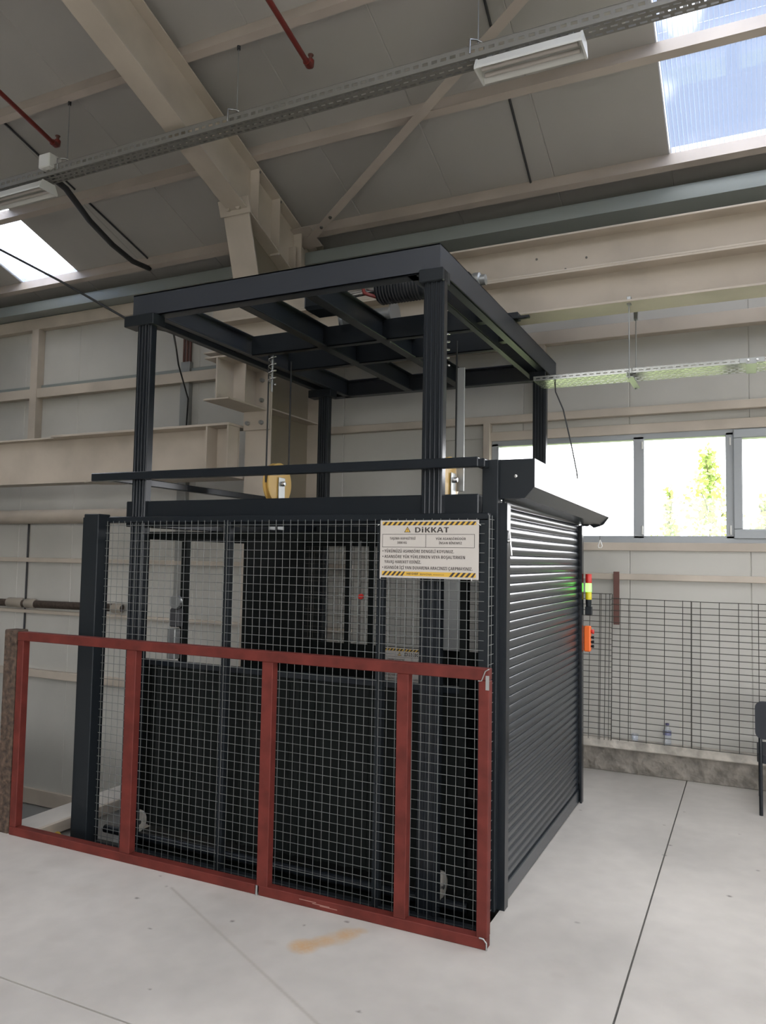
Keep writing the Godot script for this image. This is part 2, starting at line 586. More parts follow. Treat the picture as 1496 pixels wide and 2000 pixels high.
func build_window() -> void:
	var o := shell("window_1")
	var z0 := WZ - 0.07
	var z1 := WZ + 0.012
	var f := MB.new()
	f.mm(Vector3(-0.985, 1.765, z0), Vector3(3.4, 1.822, z1), 0.004)
	f.mm(Vector3(-0.985, 2.577, z0), Vector3(3.4, 2.65, z1), 0.004)
	for x in [[-0.985, -0.925], [0.172, 0.253], [0.835, 0.905], [1.62, 1.70], [2.3, 2.38], [3.34, 3.4]]:
		f.mm(Vector3(x[0], 1.8, z0), Vector3(x[1], 2.6, z1), 0.004)
	part("window_frame", f, M.aluminium, o)
	var s := MB.new()
	for r in [[0.888, 1.80, 1.66, 1.872], [0.888, 2.55, 1.66, 2.615], [0.888, 1.872, 0.95, 2.55], [1.6, 1.872, 1.66, 2.55]]:
		s.mm(Vector3(r[0], r[1], z0), Vector3(r[2], r[3], z1 + 0.022), 0.006)
	part("sash", s, M.aluminium, o)
	for x in [[-0.925, 0.172], [0.253, 0.835], [0.95, 1.6], [1.70, 2.3], [2.38, 3.34]]:
		var g := MB.new()
		g.mm(Vector3(x[0], 1.822, WZ - 0.03), Vector3(x[1], 2.577, WZ - 0.024))
		part("pane", g, M.glass, o)
	var b := MB.new()
	for x in [0.172, 0.80]:
		b.mm(Vector3(x + 0.062, 1.83, z1), Vector3(x + 0.074, 1.9, z1 + 0.01), 0.002)
		b.mm(Vector3(x + 0.062, 2.5, z1), Vector3(x + 0.074, 2.56, z1 + 0.01), 0.002)
	part("glazing_bead", b, M.white_plastic, o)
	var h := MB.new()
	h.mm(Vector3(-1.03, 2.622, WZ), Vector3(3.5, 2.70, WZ + 0.03), 0.003)
	struct("trim_3", h, M.cream)
	var l := MB.new()
	l.mm(Vector3(-1.03, 1.705, WZ), Vector3(3.5, 1.768, WZ + 0.03), 0.003)
	struct("trim_4", l, M.cream)
	var jb := MB.new()
	jb.mm(Vector3(-1.045, 0.25, WZ), Vector3(-0.985, 2.80, WZ + 0.07), 0.004)
	struct("trim_5", jb, M.cream)

func build_outside() -> void:
	var g := MB.new()
	g.mm(Vector3(-60, -4.5, -90), Vector3(60, -4.25, -3.4))
	var s := struct("ground", g, M.lawn)
	s.name = "ground"
	var rng := RandomNumberGenerator.new(); rng.seed = 77
	var n := 0
	for tr in [[0.31, 3.75, 0.62, 1.0, 2600, "tall pale green leafy tree outside the middle window pane"], [-0.36, 3.05, 0.26, 0.7, 900, "slim young tree left of the tall tree outside the window"], [1.22, 2.85, 0.42, 0.9, 1200, "leafy tree top low in the rightmost window pane"]]:
		var x: float = tr[0]
		var top: float = tr[1]
		var t := thing("tree", tr[5], "tree", Vector3(x, -4.25, -12.0), "trees outside the window")
		var b := MB.new()
		b.tube([Vector3(x, -4.3, -12), Vector3(x + 0.04, -1.0, -12.03), Vector3(x - 0.02, 1.4, -12)], 0.07, 7)
		b.tube([Vector3(x - 0.02, 1.4, -12), Vector3(x + 0.02, 2.4, -12.02), Vector3(x, top - 0.1, -12)], 0.016, 6)
		for k in 22:
			var y := rng.randf_range(0.2, top - 0.2)
			var a := rng.randf() * TAU
			var r: float = tr[2] * clampf((top - y) / 1.4, 0.25, 1.0)
			b.tube([Vector3(x, y - 0.25, -12), Vector3(x + cos(a) * r * 0.5, y, -12 + sin(a) * r * 0.5), Vector3(x + cos(a) * r, y + 0.12, -12 + sin(a) * r)], 0.007, 5)
		part("trunk", b, M.bark, t)
		var c := MB.new()
		for k in int(tr[4]):
			var q := pow(rng.randf(), 0.8)
			var y := top - q * (top - 0.2)
			var a := rng.randf() * TAU
			var cl := 0.55 + 0.45 * sin(y * 9.0 + 2.0 * sin(a * 2.0))
			var r: float = tr[2] * clampf(q * 2.0, 0.12, 1.0) * sqrt(rng.randf()) * cl * tr[3] * 1.9
			var p := Vector3(x + cos(a) * r, y + rng.randf_range(-0.08, 0.08), -12 + sin(a) * r)
			var d := Vector3(rng.randf_range(-1, 1), rng.randf_range(-1, 0.4), rng.randf_range(-1, 1)).normalized()
			var e := d.cross(Vector3(rng.randf_range(-1, 1), rng.randf_range(-1, 1), rng.randf_range(-1, 1))).normalized()
			var nn := d.cross(e)
			var l := rng.randf_range(0.07, 0.13)
			var w := l * 0.4
			b = c
			c.tri(p, p + d * l * 0.5 + e * w, p + d * l, nn, nn, nn)
			c.tri(p, p + d * l, p + d * l * 0.5 - e * w, nn, nn, nn)
		stuff("foliage", c, M.leaf, t)
		n += 1

# ------------------------------------------------------------------ steel of the hall
func build_frame_steel() -> void:
	var cx := -2.775
	# column with its tapering knee
	var t := thing("steel_column", "cream steel column of the hall behind the lift with bolted knee plate", "column", Vector3(cx, -4.0, -2.65))
	var b := MB.new()
	b.mm(Vector3(cx - 0.13, -4.0, -2.265), Vector3(cx + 0.13, 3.35, -2.25), 0.002)
	part("flange", b, M.cream, t)
	b = MB.new()
	b.mm(Vector3(cx - 0.13, -4.0, -3.06), Vector3(cx + 0.13, 4.62, -3.045), 0.002)
	part("flange", b, M.cream, t)
	b = MB.new()
	b.prism(PackedVector2Array([Vector2(-2.26, -4.0), Vector2(-2.26, 3.3), Vector2(-1.85, 4.45), Vector2(-2.1, 4.75), Vector2(-3.05, 4.45), Vector2(-3.05, -4.0)]), Vector3(cx - 0.006, 0, 0), Vector3.BACK, Vector3.UP, Vector3(0.012, 0, 0))
	part("web", b, M.web_olive, t)
	b = MB.new()
	b.bar(Vector3(cx, 3.2, -2.25), Vector3(cx, 4.50, -1.835), 0.25, 0.018, Vector3.BACK, 0.003)
	b.box(Vector3(cx, 4.455, -1.835), Vector3(0.30, 0.13, 0.02), 0.004, Basis(Vector3.RIGHT, -0.35 + 0.7))
	part("knee_plate", b, M.cream, t)
	for x in [-0.05, 0.05]:
		b = MB.new()
		b.lathe([Vector2(0, 0.03), Vector2(0.022, 0.03), Vector2(0.026, 0.022), Vector2(0.026, 0.0)], Vector3(cx + x, 4.45, -1.832), Vector3(0, -0.34, 0.94), 10)
		part("bolt", b, M.cream, t)
	b = MB.new()
	for y in [2.86, 3.30]:
		b.mm(Vector3(cx + 0.006, y - 0.006, -3.04), Vector3(cx + 0.125, y + 0.006, -2.27))
	b.mm(Vector3(cx + 0.006, 3.35, -2.62), Vector3(cx + 0.10, 4.4, -2.605))
	part("stiffener", b, M.cream, t)
	# rafter rising towards the camera
	var r := thing("roof_rafter", "cream tapered steel rafter sloping up from the column knee", "rafter", Vector3(cx, 4.3, -2.0))
	var rx := -2.745
	var dir := Vector3(0, RS, 1).normalized()
	var nn := Vector3(0, 1, -RS).normalized()
	b = MB.new()
	var p0 := Vector3(rx, PD - 0.006 + RS * -2.95, -2.95)
	var p1 := Vector3(rx, PD - 0.006 + RS * RIDGE, RIDGE)
	b.bar(p0, p1, 0.19, 0.012, nn, 0.002)
	part("upper_flange", b, M.cream, r)
	b = MB.new()
	var q0 := Vector3(rx, 5.09 + RS * -1.83, -1.83)
	b.bar(q0, Vector3(rx, 5.09 + RS * RIDGE, RIDGE), 0.19, 0.014, nn, 0.002)
	b.bar(Vector3(rx, 4.02, -2.86), Vector3(rx, 5.09 + RS * -1.83, -1.83), 0.19, 0.012, nn, 0.002)
	part("lower_flange", b, M.cream, r)
	b = MB.new()
	b.prism(PackedVector2Array([Vector2(-2.95, PD - 2.95 * RS), Vector2(RIDGE, PD + RIDGE * RS), Vector2(RIDGE, 5.09 + RIDGE * RS), Vector2(-1.83, 5.09 - 1.83 * RS), Vector2(-2.86, 4.02)]), Vector3(rx - 0.005, 0, 0), Vector3.BACK, Vector3.UP, Vector3(0.01, 0, 0))
	part("web", b, M.cream, r)
	for z in [-2.0, -2.32, -2.68]:
		b = MB.new()
		var top: float = PD - 0.01 + RS * z
		b.mm(Vector3(rx, top - (0.46 if z > -2.1 else 0.5), z - 0.006), Vector3(rx + 0.09, top, z + 0.006))
		part("stiffener", b, M.cream, r)
	for z in [-2.02, -2.34, -2.7]:
		b = MB.new()
		b.lathe([Vector2(0, 0.012), Vector2(0.012, 0.01), Vector2(0.014, 0.0)], Vector3(rx + 0.085, PD - 0.03 + RS * z, z + 0.008), Vector3.BACK, 8)
		part("bolt", b, M.seam, r)
	# corbel that carries the crane girder
	var c := thing("corbel_bracket", "short cream I-beam bracket bolted to the column under the crane girder", "bracket", Vector3(-2.80, 2.84, -2.0))
	b = MB.new()
	b.ibeam(Vector3(-2.80, 3.015, -1.70), Vector3(-2.80, 3.015, -2.25), 0.35, 0.25, 0.014, 0.012)
	part("beam", b, M.cream, c)
	b = MB.new()
	b.mm(Vector3(-2.92, 2.855, -1.93), Vector3(-2.68, 3.175, -1.918))
	part("stiffener", b, M.cream, c)
	b = MB.new()
	b.mm(Vector3(-2.91, 2.68, -2.25), Vector3(-2.65, 3.24, -2.225), 0.003)
	part("end_plate", b, M.cream, c)
	for s in [[-2.86, 2.74], [-2.72, 2.74], [-2.72, 3.1], [-2.72, 2.93]]:
		b = MB.new()
		b.lathe([Vector2(0, 0.03), Vector2(0.016, 0.03), Vector2(0.02, 0.022), Vector2(0.02, 0.0)], Vector3(s[0], s[1], -2.225), Vector3.BACK, 6)
		part("bolt", b, M.galv, c)
	# heavy floor beam on the left, ending at the column
	var x := thing("steel_beam", "deep cream I-beam along the left wall ending at the column", "beam", Vector3(-8.0, 2.27, -2.2))
	b = MB.new()
	b.mm(Vector3(-14.0, 2.275, -2.206), Vector3(-2.93, 2.71, -2.194))
	part("web", b, M.cream, x)
	b = MB.new()
	b.mm(Vector3(-14.0, 2.705, -2.30), Vector3(-5.0, 2.72, -2.10), 0.002)
	b.mm(Vector3(-5.0, 2.705, -2.36), Vector3(-2.92, 2.725, -2.04), 0.002)
	part("upper_flange", b, M.cream, x)
	b = MB.new()
	b.mm(Vector3(-14.0, 2.275, -2.30), Vector3(-4.6, 2.29, -2.10), 0.002)
	b.prism(PackedVector2Array([Vector2(-4.6, 0.0), Vector2(-4.45, 0.06), Vector2(-2.92, 0.06), Vector2(-2.92, -0.26), Vector2(-4.45, -0.26), Vector2(-4.6, -0.2)]), Vector3(0, 2.27, -2.10), Vector3.RIGHT, Vector3.BACK, Vector3(0, 0.018, 0))
	part("lower_flange", b, M.cream, x)
	for s in [-3.16, -2.94]:
		b = MB.new()
		b.mm(Vector3(s - 0.007, 2.285, -2.19), Vector3(s + 0.007, 2.71, -2.05))
		part("stiffener", b, M.cream, x)
	# crane girder above the windows: two stacked sections
	var g := thing("crane_girder", "long cream crane girder running right from the bracket above the windows", "beam", Vector3(0, 3.28, -2.0))
	b = MB.new()
	b.ibeam(Vector3(-3.1, 3.675, -2.02), Vector3(10.0, 3.675, -2.02), 0.26, 0.24, 0.014, 0.012)
	part("upper_section", b, M.cream, g)
	b = MB.new()
	b.ibeam(Vector3(-3.1, 3.415, -2.02), Vector3(10.0, 3.415, -2.02), 0.26, 0.24, 0.014, 0.012)
	part("lower_section", b, M.cream, g)
	for s in [[-0.32, 3.70], [0.02, 3.66], [-0.12, 3.60]]:
		b = MB.new()
		b.lathe([Vector2(0, 0.004), Vector2(0.008, 0.004), Vector2(0.008, 0.0)], Vector3(s[0], s[1], -2.014), Vector3.BACK, 8)
		part("bolt_head", b, M.seam, g)
	# purlins
	var names := ["lowest roof purlin, above the gutter along the back wall", "second roof purlin up from the back wall, across the skylights", "third roof purlin up, where the upper tray rods are fixed", "fourth roof purlin up from the back wall", "fifth roof purlin up from the back wall"]
	for k in 5:
		var z := -2.762 + 0.876 * k
		b = MB.new()
		var y0 := PD + RS * z
		var pr := PackedVector2Array([Vector2(0, 0), Vector2(0, 0.112), Vector2(0.055, 0.112), Vector2(0.055, 0.108), Vector2(0.004, 0.108), Vector2(0.004, 0.004), Vector2(0.055, 0.004), Vector2(0.055, 0.018), Vector2(0.059, 0.018), Vector2(0.059, 0)])
		b.prism(pr, Vector3(-14.0, y0, z), -dir, nn, Vector3(24, 0, 0), 0.9)
		solo("roof_purlin", b, M.purlin, "cream steel " + names[k], "purlin", "roof purlins")
	# diagonal brace
	var br := thing("roof_brace", "cream angle-steel diagonal brace under the roof, rising right from the column", "brace", Vector3(-2.6, 4.5, -2.7))
	var d0 := Vector3(-2.62, PD - 0.06 + RS * -2.76, -2.76)
	var d1 := Vector3(0.65, PD - 0.06 + RS * -0.72, -0.72)
	b = MB.new()
	b.bar(d0, d1, 0.07, 0.006, nn, 0.001)
	var sd := nn.cross((d1 - d0).normalized()).normalized()
	b.bar(d0 + sd * 0.033 + nn * 0.03, d1 + sd * 0.033 + nn * 0.03, 0.006, 0.06, nn, 0.001)
	part("angle", b, M.purlin, br)
	b = MB.new()
	b.box(d0 + Vector3(-0.02, 0.02, 0.02), Vector3(0.2, 0.008, 0.26), 0.002, Basis(Vector3.RIGHT, nn, dir))
	part("gusset", b, M.purlin, br)
	for s in [0.10, 0.17]:
		b = MB.new()
		b.lathe([Vector2(0, 0.012), Vector2(0.014, 0.012), Vector2(0.016, 0)], d0.lerp(d1, s * 0.6) - nn * 0.003, -nn, 6)
		part("bolt", b, M.seam, br)

func build_girts() -> void:
	var b := MB.new()
	# inner gutter
	b.prism(PackedVector2Array([Vector2(0.26, 0.0), Vector2(0.26, 0.10), Vector2(0.25, 0.12), Vector2(0.0, 0.12), Vector2(0.0, 0.0)]), Vector3(-14, 4.34, WZ), Vector3.BACK, Vector3.UP, Vector3(24, 0, 0))
	solo("eaves_gutter", b, M.gutter, "grey metal box gutter along the top of the back wall", "gutter")
	b = MB.new()
	b.mm(Vector3(-14, 4.2, WZ), Vector3(-2.95, 4.335, WZ + 0.09), 0.003)
	solo("wall_girt", b, M.cream, "cream wall rail directly under the gutter left of the column", "rail", "wall rails")
	# girts: y0, y1, x0, x1, depth
	for s in [[3.395, 3.505, -14.0, 10.0, 0.09, "cream wall rail high on the wall, level with the lift top frame"], [2.765, 2.83, -2.6, 10.0, 0.07, "cream wall rail just above the window head trim"], [1.505, 1.555, -14.0, -2.3, 0.06, "thin cream wall rail on the left above the lagged pipe"], [1.477, 1.525, -0.6, 10.0, 0.06, "cream wall rail under the window behind the signal tower"], [0.925, 0.965, -14.0, -2.3, 0.05, "thin pale wall rail just below the lagged pipe"], [0.215, 0.30, -14.0, -2.9, 0.06, "pale wall rail low on the left wall seen through the red barrier"]]:
		b = MB.new()
		b.mm(Vector3(s[2], s[0], WZ), Vector3(s[3], s[1], WZ + s[4]), 0.004)
		solo("wall_girt", b, M.cream, s[5], "rail", "wall rails")
	b = MB.new()
	b.mm(Vector3(-14, 3.505, WZ), Vector3(-3.0, 3.555, WZ + 0.03), 0.003)
	solo("cable_duct", b, M.gutter, "slim grey duct lying on the high wall rail at left", "duct")
	b = MB.new()
	b.tube([Vector3(-14, 2.015, WZ + 0.14), Vector3(-2.95, 2.015, WZ + 0.14)], 0.078, 20)
	solo("wall_pipe", b, M.cream, "thick cream pipe along the left wall at mesh top height", "pipe")
	# upright posts
	b = MB.new()
	b.mm(Vector3(-6.53, 2.9, WZ), Vector3(-6.42, 4.2, WZ + 0.1), 0.004)
	solo("wall_post", b, M.cream, "cream upright wall post at the far left above the deep beam", "post", "wall posts")
	b = MB.new()
	b.mm(Vector3(-0.585, 2.83, WZ), Vector3(-0.52, 3.40, WZ + 0.08), 0.004)
	solo("wall_post", b, M.cream, "short cream upright wall post right of the lift top frame", "post", "wall posts")
	# galvanised trunking with two conduits
	var t := thing("cable_trunking", "galvanised vertical cable trunking on the wall left of the bracket", "trunking", Vector3(-4.3, 2.0, WZ + 0.08))
	b = MB.new()
	b.mm(Vector3(-4.345, 1.2, WZ), Vector3(-4.23, 3.62, WZ + 0.06), 0.003)
	part("duct", b, M.galv, t)
	b = MB.new()
	for x in [-4.33, -4.29, -4.25]:
		b.tube([Vector3(x, 3.6, WZ + 0.03), Vector3(x, 4.17, WZ + 0.03)], 0.013, 8)
	part("conduit", b, M.brown, t)
	b = MB.new()
	b.tube([Vector3(-6.535, 0.0, WZ + 0.02), Vector3(-6.535, 2.0, WZ + 0.02)], 0.011, 6)
	solo("wall_conduit", b, M.hose, "thin dark vertical conduit on the wall above the barrier's wooden post", "conduit")
	# lagged pipe with clear wraps
	var p := thing("lagged_pipe", "dark lagged pipe with clear wrapped joints on the left wall", "pipe", Vector3(-5.9, 0.99, WZ + 0.1))
	b = MB.new()
	b.tube([Vector3(-14, 1.03, WZ + 0.1), Vector3(-6.2, 1.035, WZ + 0.1), Vector3(-5.0, 1.045, WZ + 0.1)], 0.042, 14)
	part("pipe", b, M.lagging, p)
	for s in [[-6.72, -6.47, 0.058], [-6.43, -6.27, 0.056], [-5.12, -4.98, 0.055]]:
		b = MB.new()
		var m := Vector3(0, 1.038, WZ + 0.1)
		b.lathe([Vector2(0.042, 0.0), Vector2(s[2], 0.02), Vector2(s[2] * 0.94, (s[1] - s[0]) * 0.5), Vector2(s[2], s[1] - s[0] - 0.02), Vector2(0.042, s[1] - s[0])], m + Vector3(s[0], 0, 0), Vector3.RIGHT, 14)
		part("joint_wrap", b, M.wrap, p)

# ------------------------------------------------------------------ the goods lift
func build_hoist_frame() -> void:
	var t := thing("hoist_frame", "dark grey steel lift frame with four columns and a beam grid on top", "lift frame", Vector3(-1.3, 0, -1.5))
	var k: Material = M.black
	var b: MB
	# columns with ribs on the front
	for s in [[-2.29, -2.185, -0.345, -0.29], [-0.443, -0.335, -0.345, -0.29], [-2.30, -2.20, -2.50, -2.44], [-0.47, -0.37, -2.56, -2.50]]:
		b = MB.new()
		var front: bool = s[3] > -1.0
		var y0 := -1.0
		b.mm(Vector3(s[0], y0, s[2]), Vector3(s[1], 3.03, s[3]), 0.006)
		var w: float = s[1] - s[0]
		for i in 4:
			var x: float = s[0] + w * (0.14 + 0.22 * i)
			b.mm(Vector3(x, y0, s[3] - 0.002), Vector3(x + w * 0.1, 3.0, s[3] + 0.007), 0.003)
		part("column", b, M.black_gloss if front else k, t)
		b = MB.new()
		b.mm(Vector3(s[0] - (0.09 if s[0] < -1.0 else 0.02), 2.965, s[2] - 0.03), Vector3(s[1] + (0.03 if s[0] < -1.0 else 0.0), 3.03, s[3] + 0.02), 0.004)
		part("cap_block", b, k, t)
	# top grid: front and back channels
	for z in [[-0.32, -0.40, 1], [-2.83, -2.75, -1]]:
		b = MB.new()
		var zf: float = z[0]
		var d: float = -0.012 * z[2]
		b.mm(Vector3(-2.36, 3.03, zf), Vector3(-0.37, 3.172, zf + d), 0.002)
		b.mm(Vector3(-2.36, 3.03, zf), Vector3(-0.37, 3.040, z[1]), 0.002)
		b.mm(Vector3(-2.36, 3.162, zf), Vector3(-0.37, 3.172, z[1]), 0.002)
		part("cross_channel", b, M.black_sheen, t)
	# side beams: two channels with a dark slot between
	for s in [[-2.36, -2.31, -2.348], [-2.23, -2.175, -2.218], [-0.37, -0.43, -0.382], [-0.50, -0.55, -0.512]]:
		b = MB.new()
		b.mm(Vector3(s[0], 3.03, -2.83), Vector3(s[2], 3.172, -0.325), 0.002)
		b.mm(Vector3(s[0], 3.03, -2.83), Vector3(s[1], 3.038, -0.325), 0.002)
		b.mm(Vector3(s[0], 3.164, -2.83), Vector3(s[1], 3.172, -0.325), 0.002)
		part("side_channel", b, M.black_sheen, t)
	b = MB.new()
	for z in [-0.4, -1.3, -1.75, -2.7]:
		for x in [-2.31, -0.50]:
			b = MB.new()
			b.mm(Vector3(x, 3.06, z - 0.03), Vector3(x + 0.08, 3.15, z + 0.03))
			part("spacer", b, k, t)
	for x in [-1.60, -1.155]:
		b = MB.new()
		b.ibeam(Vector3(x, 3.10, -0.40), Vector3(x, 3.10, -2.75), 0.14, 0.07, 0.008, 0.008)
		part("long_beam", b, k, t)
	for z in [-1.30, -1.78]:
		b = MB.new()
		b.mm(Vector3(-2.18, 3.03, z - 0.006), Vector3(-0.55, 3.165, z + 0.006), 0.001)
		b.mm(Vector3(-2.18, 3.03, z - 0.05), Vector3(-0.55, 3.038, z + 0.006), 0.001)
		part("cross_beam", b, k, t)
	# curb ring above the screen
	b = MB.new()
	b.mm(Vector3(-2.352, 1.77, -0.385), Vector3(-0.158, 1.92, -0.3165), 0.005)
	part("curb_beam", b, M.black_gloss, t)
	b = MB.new()
	b.mm(Vector3(-0.235, 1.77, -2.55), Vector3(-0.16, 1.918, -0.385), 0.005)
	part("curb_beam", b, M.black_gloss, t)
	b = MB.new()
	b.mm(Vector3(-2.352, 1.77, -2.55), Vector3(-2.29, 1.918, -0.385), 0.005)
	part("curb_beam", b, M.black_gloss, t)
	b = MB.new()
	b.mm(Vector3(-2.29, 1.77, -2.55), Vector3(-0.235, 1.918, -2.49), 0.005)
	part("curb_beam", b, k, t)
	# weld beads at the feet of the columns
	for x in [-2.24, -0.39]:
		b = MB.new()
		b.tube([Vector3(x - 0.04, 1.845, -0.312), Vector3(x - 0.01, 1.85, -0.311), Vector3(x + 0.04, 1.843, -0.312)], 0.005, 5)
		part("weld_bead", b, M.galv, t)
	# guard rail round the top
	var g := thing("guard_rail", "dark steel tube guard rail round the lift above the mesh screen", "guard rail", Vector3(-1.35, 2.04, -0.26))
	b = MB.new()
	b.mm(Vector3(-2.567, 2.04, -0.288), Vector3(-0.138, 2.087, -0.242), 0.004)
	part("front_tube", b, M.black_gloss, g)
	b = MB.new()
	b.mm(Vector3(-2.50, 2.042, -2.5), Vector3(-2.455, 2.085, -0.289), 0.004)
	part("side_tube", b, M.black_gloss, g)
	b = MB.new()
	b.mm(Vector3(-0.16, 2.042, -0.37), Vector3(-0.115, 2.083, -0.275), 0.004)
	part("end_tube", b, M.black_gloss, g)

func wires(x0: float, x1: float, y0: float, y1: float, z: float, px: float, py: float, r: float) -> MB:
	var b := MB.new()
	var n := int((x1 - x0) / px)
	for i in n + 1:
		b.tube([Vector3(x0 + i * px, y0, z), Vector3(x0 + i * px, y1, z)], r, 5, false)
	n = int((y1 - y0) / py)
	for i in n + 1:
		b.tube([Vector3(x0, y0 + i * py, z + r * 1.6), Vector3(x1, y0 + i * py, z + r * 1.6)], r, 5, false)
	return b

func build_mesh_screen() -> void:
	var t := thing("mesh_screen", "dark framed welded wire screen across the front of the lift", "screen", Vector3(-1.3, 0, -0.25))
	var b := MB.new()
	# big corner post on the left: angle and tube
	b.mm(Vector3(-2.60, -0.9, -0.30), Vector3(-2.555, 1.822, -0.225), 0.003)
	b.mm(Vector3(-2.555, -0.9, -0.285), Vector3(-2.44, 1.84, -0.19), 0.004)
	part("corner_post", b, M.black, t)
	b = MB.new()
	b.mm(Vector3(-2.489, 1.79, -0.30), Vector3(-0.09, 1.826, -0.262), 0.003)
	part("top_bar", b, M.black_gloss, t)
	b = MB.new()
	b.mm(Vector3(-2.489, -0.10, -0.30), Vector3(-0.09, -0.05, -0.262), 0.003)
	part("bottom_bar", b, M.black, t)
	for x in [[-2.489, -2.455], [-1.585, -1.548], [-0.66, -0.622], [-0.135, -0.09]]:
		b = MB.new()
		b.mm(Vector3(x[0], -0.06, -0.30), Vector3(x[1], 1.80, -0.262), 0.003)
		part("upright", b, M.black, t)
	for s in [[-2.475, -1.57], [-1.56, -0.645], [-0.635, -0.105]]:
		stuff("wire_mesh", wires(s[0], s[1], -0.055, 1.80, -0.2545, 0.0446, 0.0446, 0.0016), M.wire, t)
	b = wires(0, 0.13, 0.0, 1.80, 0, 0.0446, 0.0446, 0.0016)
	# short return round the corner towards the shutter
	var r := MB.new()
	for i in 41:
		r.tube([Vector3(-0.088, 0.012 + i * 0.0446, -0.262), Vector3(-0.088, 0.012 + i * 0.0446, -0.37)], 0.0019, 5)
	for z in [-0.262, -0.305]:
		r.tube([Vector3(-0.0862, 0.0, z), Vector3(-0.0862, 1.815, z)], 0.0019, 5)
	stuff("return_mesh", r, M.wire, t)

func build_shutter() -> void:
	var t := thing("roller_shutter", "dark grey roller shutter with horizontal slats on the right side of the lift", "shutter", Vector3(-0.05, 0, -1.3))
	var b := MB.new()
	b.mm(Vector3(-0.15, 0.0, -0.40), Vector3(-0.072, 2.083, -0.345), 0.004)
	part("post", b, M.black, t)
	var gp := PackedVector2Array([Vector2(-0.07, 0), Vector2(0, 0), Vector2(0, 0.055), Vector2(-0.012, 0.055), Vector2(-0.012, 0.02), Vector2(-0.05, 0.02), Vector2(-0.05, 0.055), Vector2(-0.07, 0.055)])
	b = MB.new()
	b.prism(gp, Vector3(-0.037, 0, -0.385), Vector3.RIGHT, Vector3.FORWARD, Vector3(0, 1.88, 0), 0.99)
	part("guide_rail", b, M.black_gloss, t)
	b = MB.new()
	b.prism(gp, Vector3(-0.037, 0, -2.225), Vector3.RIGHT, Vector3.BACK, Vector3(0, 1.86, 0), 0.99)
	part("guide_rail", b, M.black_gloss, t)
	# slats: one curved profile, shared
	var pitch := 0.0455
	var pf := PackedVector2Array([Vector2(-0.004, 0.0), Vector2(0.001, 0.002), Vector2(0.001, 0.006)])
	for i in 7:
		var a := PI * (0.12 + 0.76 * i / 6.0)
		pf.append(Vector2(-0.0005 + 0.0075 * sin(a), 0.0255 - 0.0185 * cos(a)))
	pf.append_array([Vector2(-0.003, pitch), Vector2(-0.007, pitch), Vector2(-0.006, 0.0)])
	b = MB.new()
	b.prism(pf, Vector3(0, 0, -0.92), Vector3.RIGHT, Vector3.UP, Vector3(0, 0, 1.80), 0.55)
	var sm := b.mesh()
	var y := 0.085
	for i in 40:
		var o := MeshInstance3D.new()
		o.name = "slat"; o.mesh = sm; o.material_override = M.shutter
		t.add_child(o, true)
		o.position = Vector3(-0.068, y + i * pitch, -1.305) - t.position
	b = MB.new()
	b.mm(Vector3(-0.085, 0.004, -2.205), Vector3(-0.055, 0.085, -0.405), 0.004)
	part("bottom_bar", b, M.shutter, t)
	# small latch lever on the near guide
	b = MB.new()
	b.bar(Vector3(-0.033, 1.75, -0.405), Vector3(-0.022, 1.63, -0.41), 0.012, 0.006, Vector3.RIGHT, 0.002)
	b.lathe([Vector2(0, 0.012), Vector2(0.009, 0.01), Vector2(0.01, 0)], Vector3(-0.036, 1.70, -0.40), Vector3.RIGHT, 8)
	part("latch", b, M.steel, t)
	# box over the coil, chamfered below the front, end plate with a screw
	var bp := PackedVector2Array([Vector2(-0.088, 1.90), Vector2(0.045, 1.90), Vector2(0.094, 1.952), Vector2(0.094, 2.086), Vector2(-0.088, 2.086)])
	b = MB.new()
	b.prism(bp, Vector3(0, 0, -0.388), Vector3.RIGHT, Vector3.UP, Vector3(0.028, -0.034, -1.88), 0.99)
	part("coil_box", b, M.shutter, t)
	b = MB.new()
	b.prism(bp, Vector3(0, 0, -0.38), Vector3.RIGHT, Vector3.UP, Vector3(0, 0, -0.008), 0.99)
	part("end_plate", b, M.black, t)
	b = MB.new()
	b.lathe([Vector2(0, 0.006), Vector2(0.008, 0.005), Vector2(0.01, 0)], Vector3(0.005, 2.005, -0.38), Vector3.BACK, 10)
	part("screw", b, M.steel, t)
	b = MB.new()
	b.prism(PackedVector2Array([Vector2(-0.06, 1.858), Vector2(-0.02, 1.856), Vector2(-0.005, 1.866), Vector2(0.022, 1.845), Vector2(0.04, 1.85), Vector2(0.085, 1.866), Vector2(0.122, 1.915), Vector2(0.122, 1.93), Vector2(-0.06, 1.93)]), Vector3(0, 0, -2.26), Vector3.RIGHT, Vector3.UP, Vector3(0, 0, -0.03), 0.99)
	part("end_plate", b, M.black, t)
	# emergency pull cord
	var c := thing("pull_cord", "thin pull cord with a small triangular grip under the shutter hood", "pull cord", Vector3(0.066, 1.70, -2.26))
	b = MB.new()
	b.tube([Vector3(0.066, 1.88, -2.26), Vector3(0.067, 1.758, -2.26)], 0.0018, 5)
	part("cord", b, M.seam, c)
	b = MB.new()
	b.tube([Vector3(0.067, 1.762, -2.26), Vector3(0.054, 1.722, -2.26), Vector3(0.058, 1.708, -2.26), Vector3(0.076, 1.708, -2.26), Vector3(0.081, 1.722, -2.26), Vector3(0.067, 1.762, -2.26)], 0.004, 6)
	part("grip", b, M.white_plastic, c)

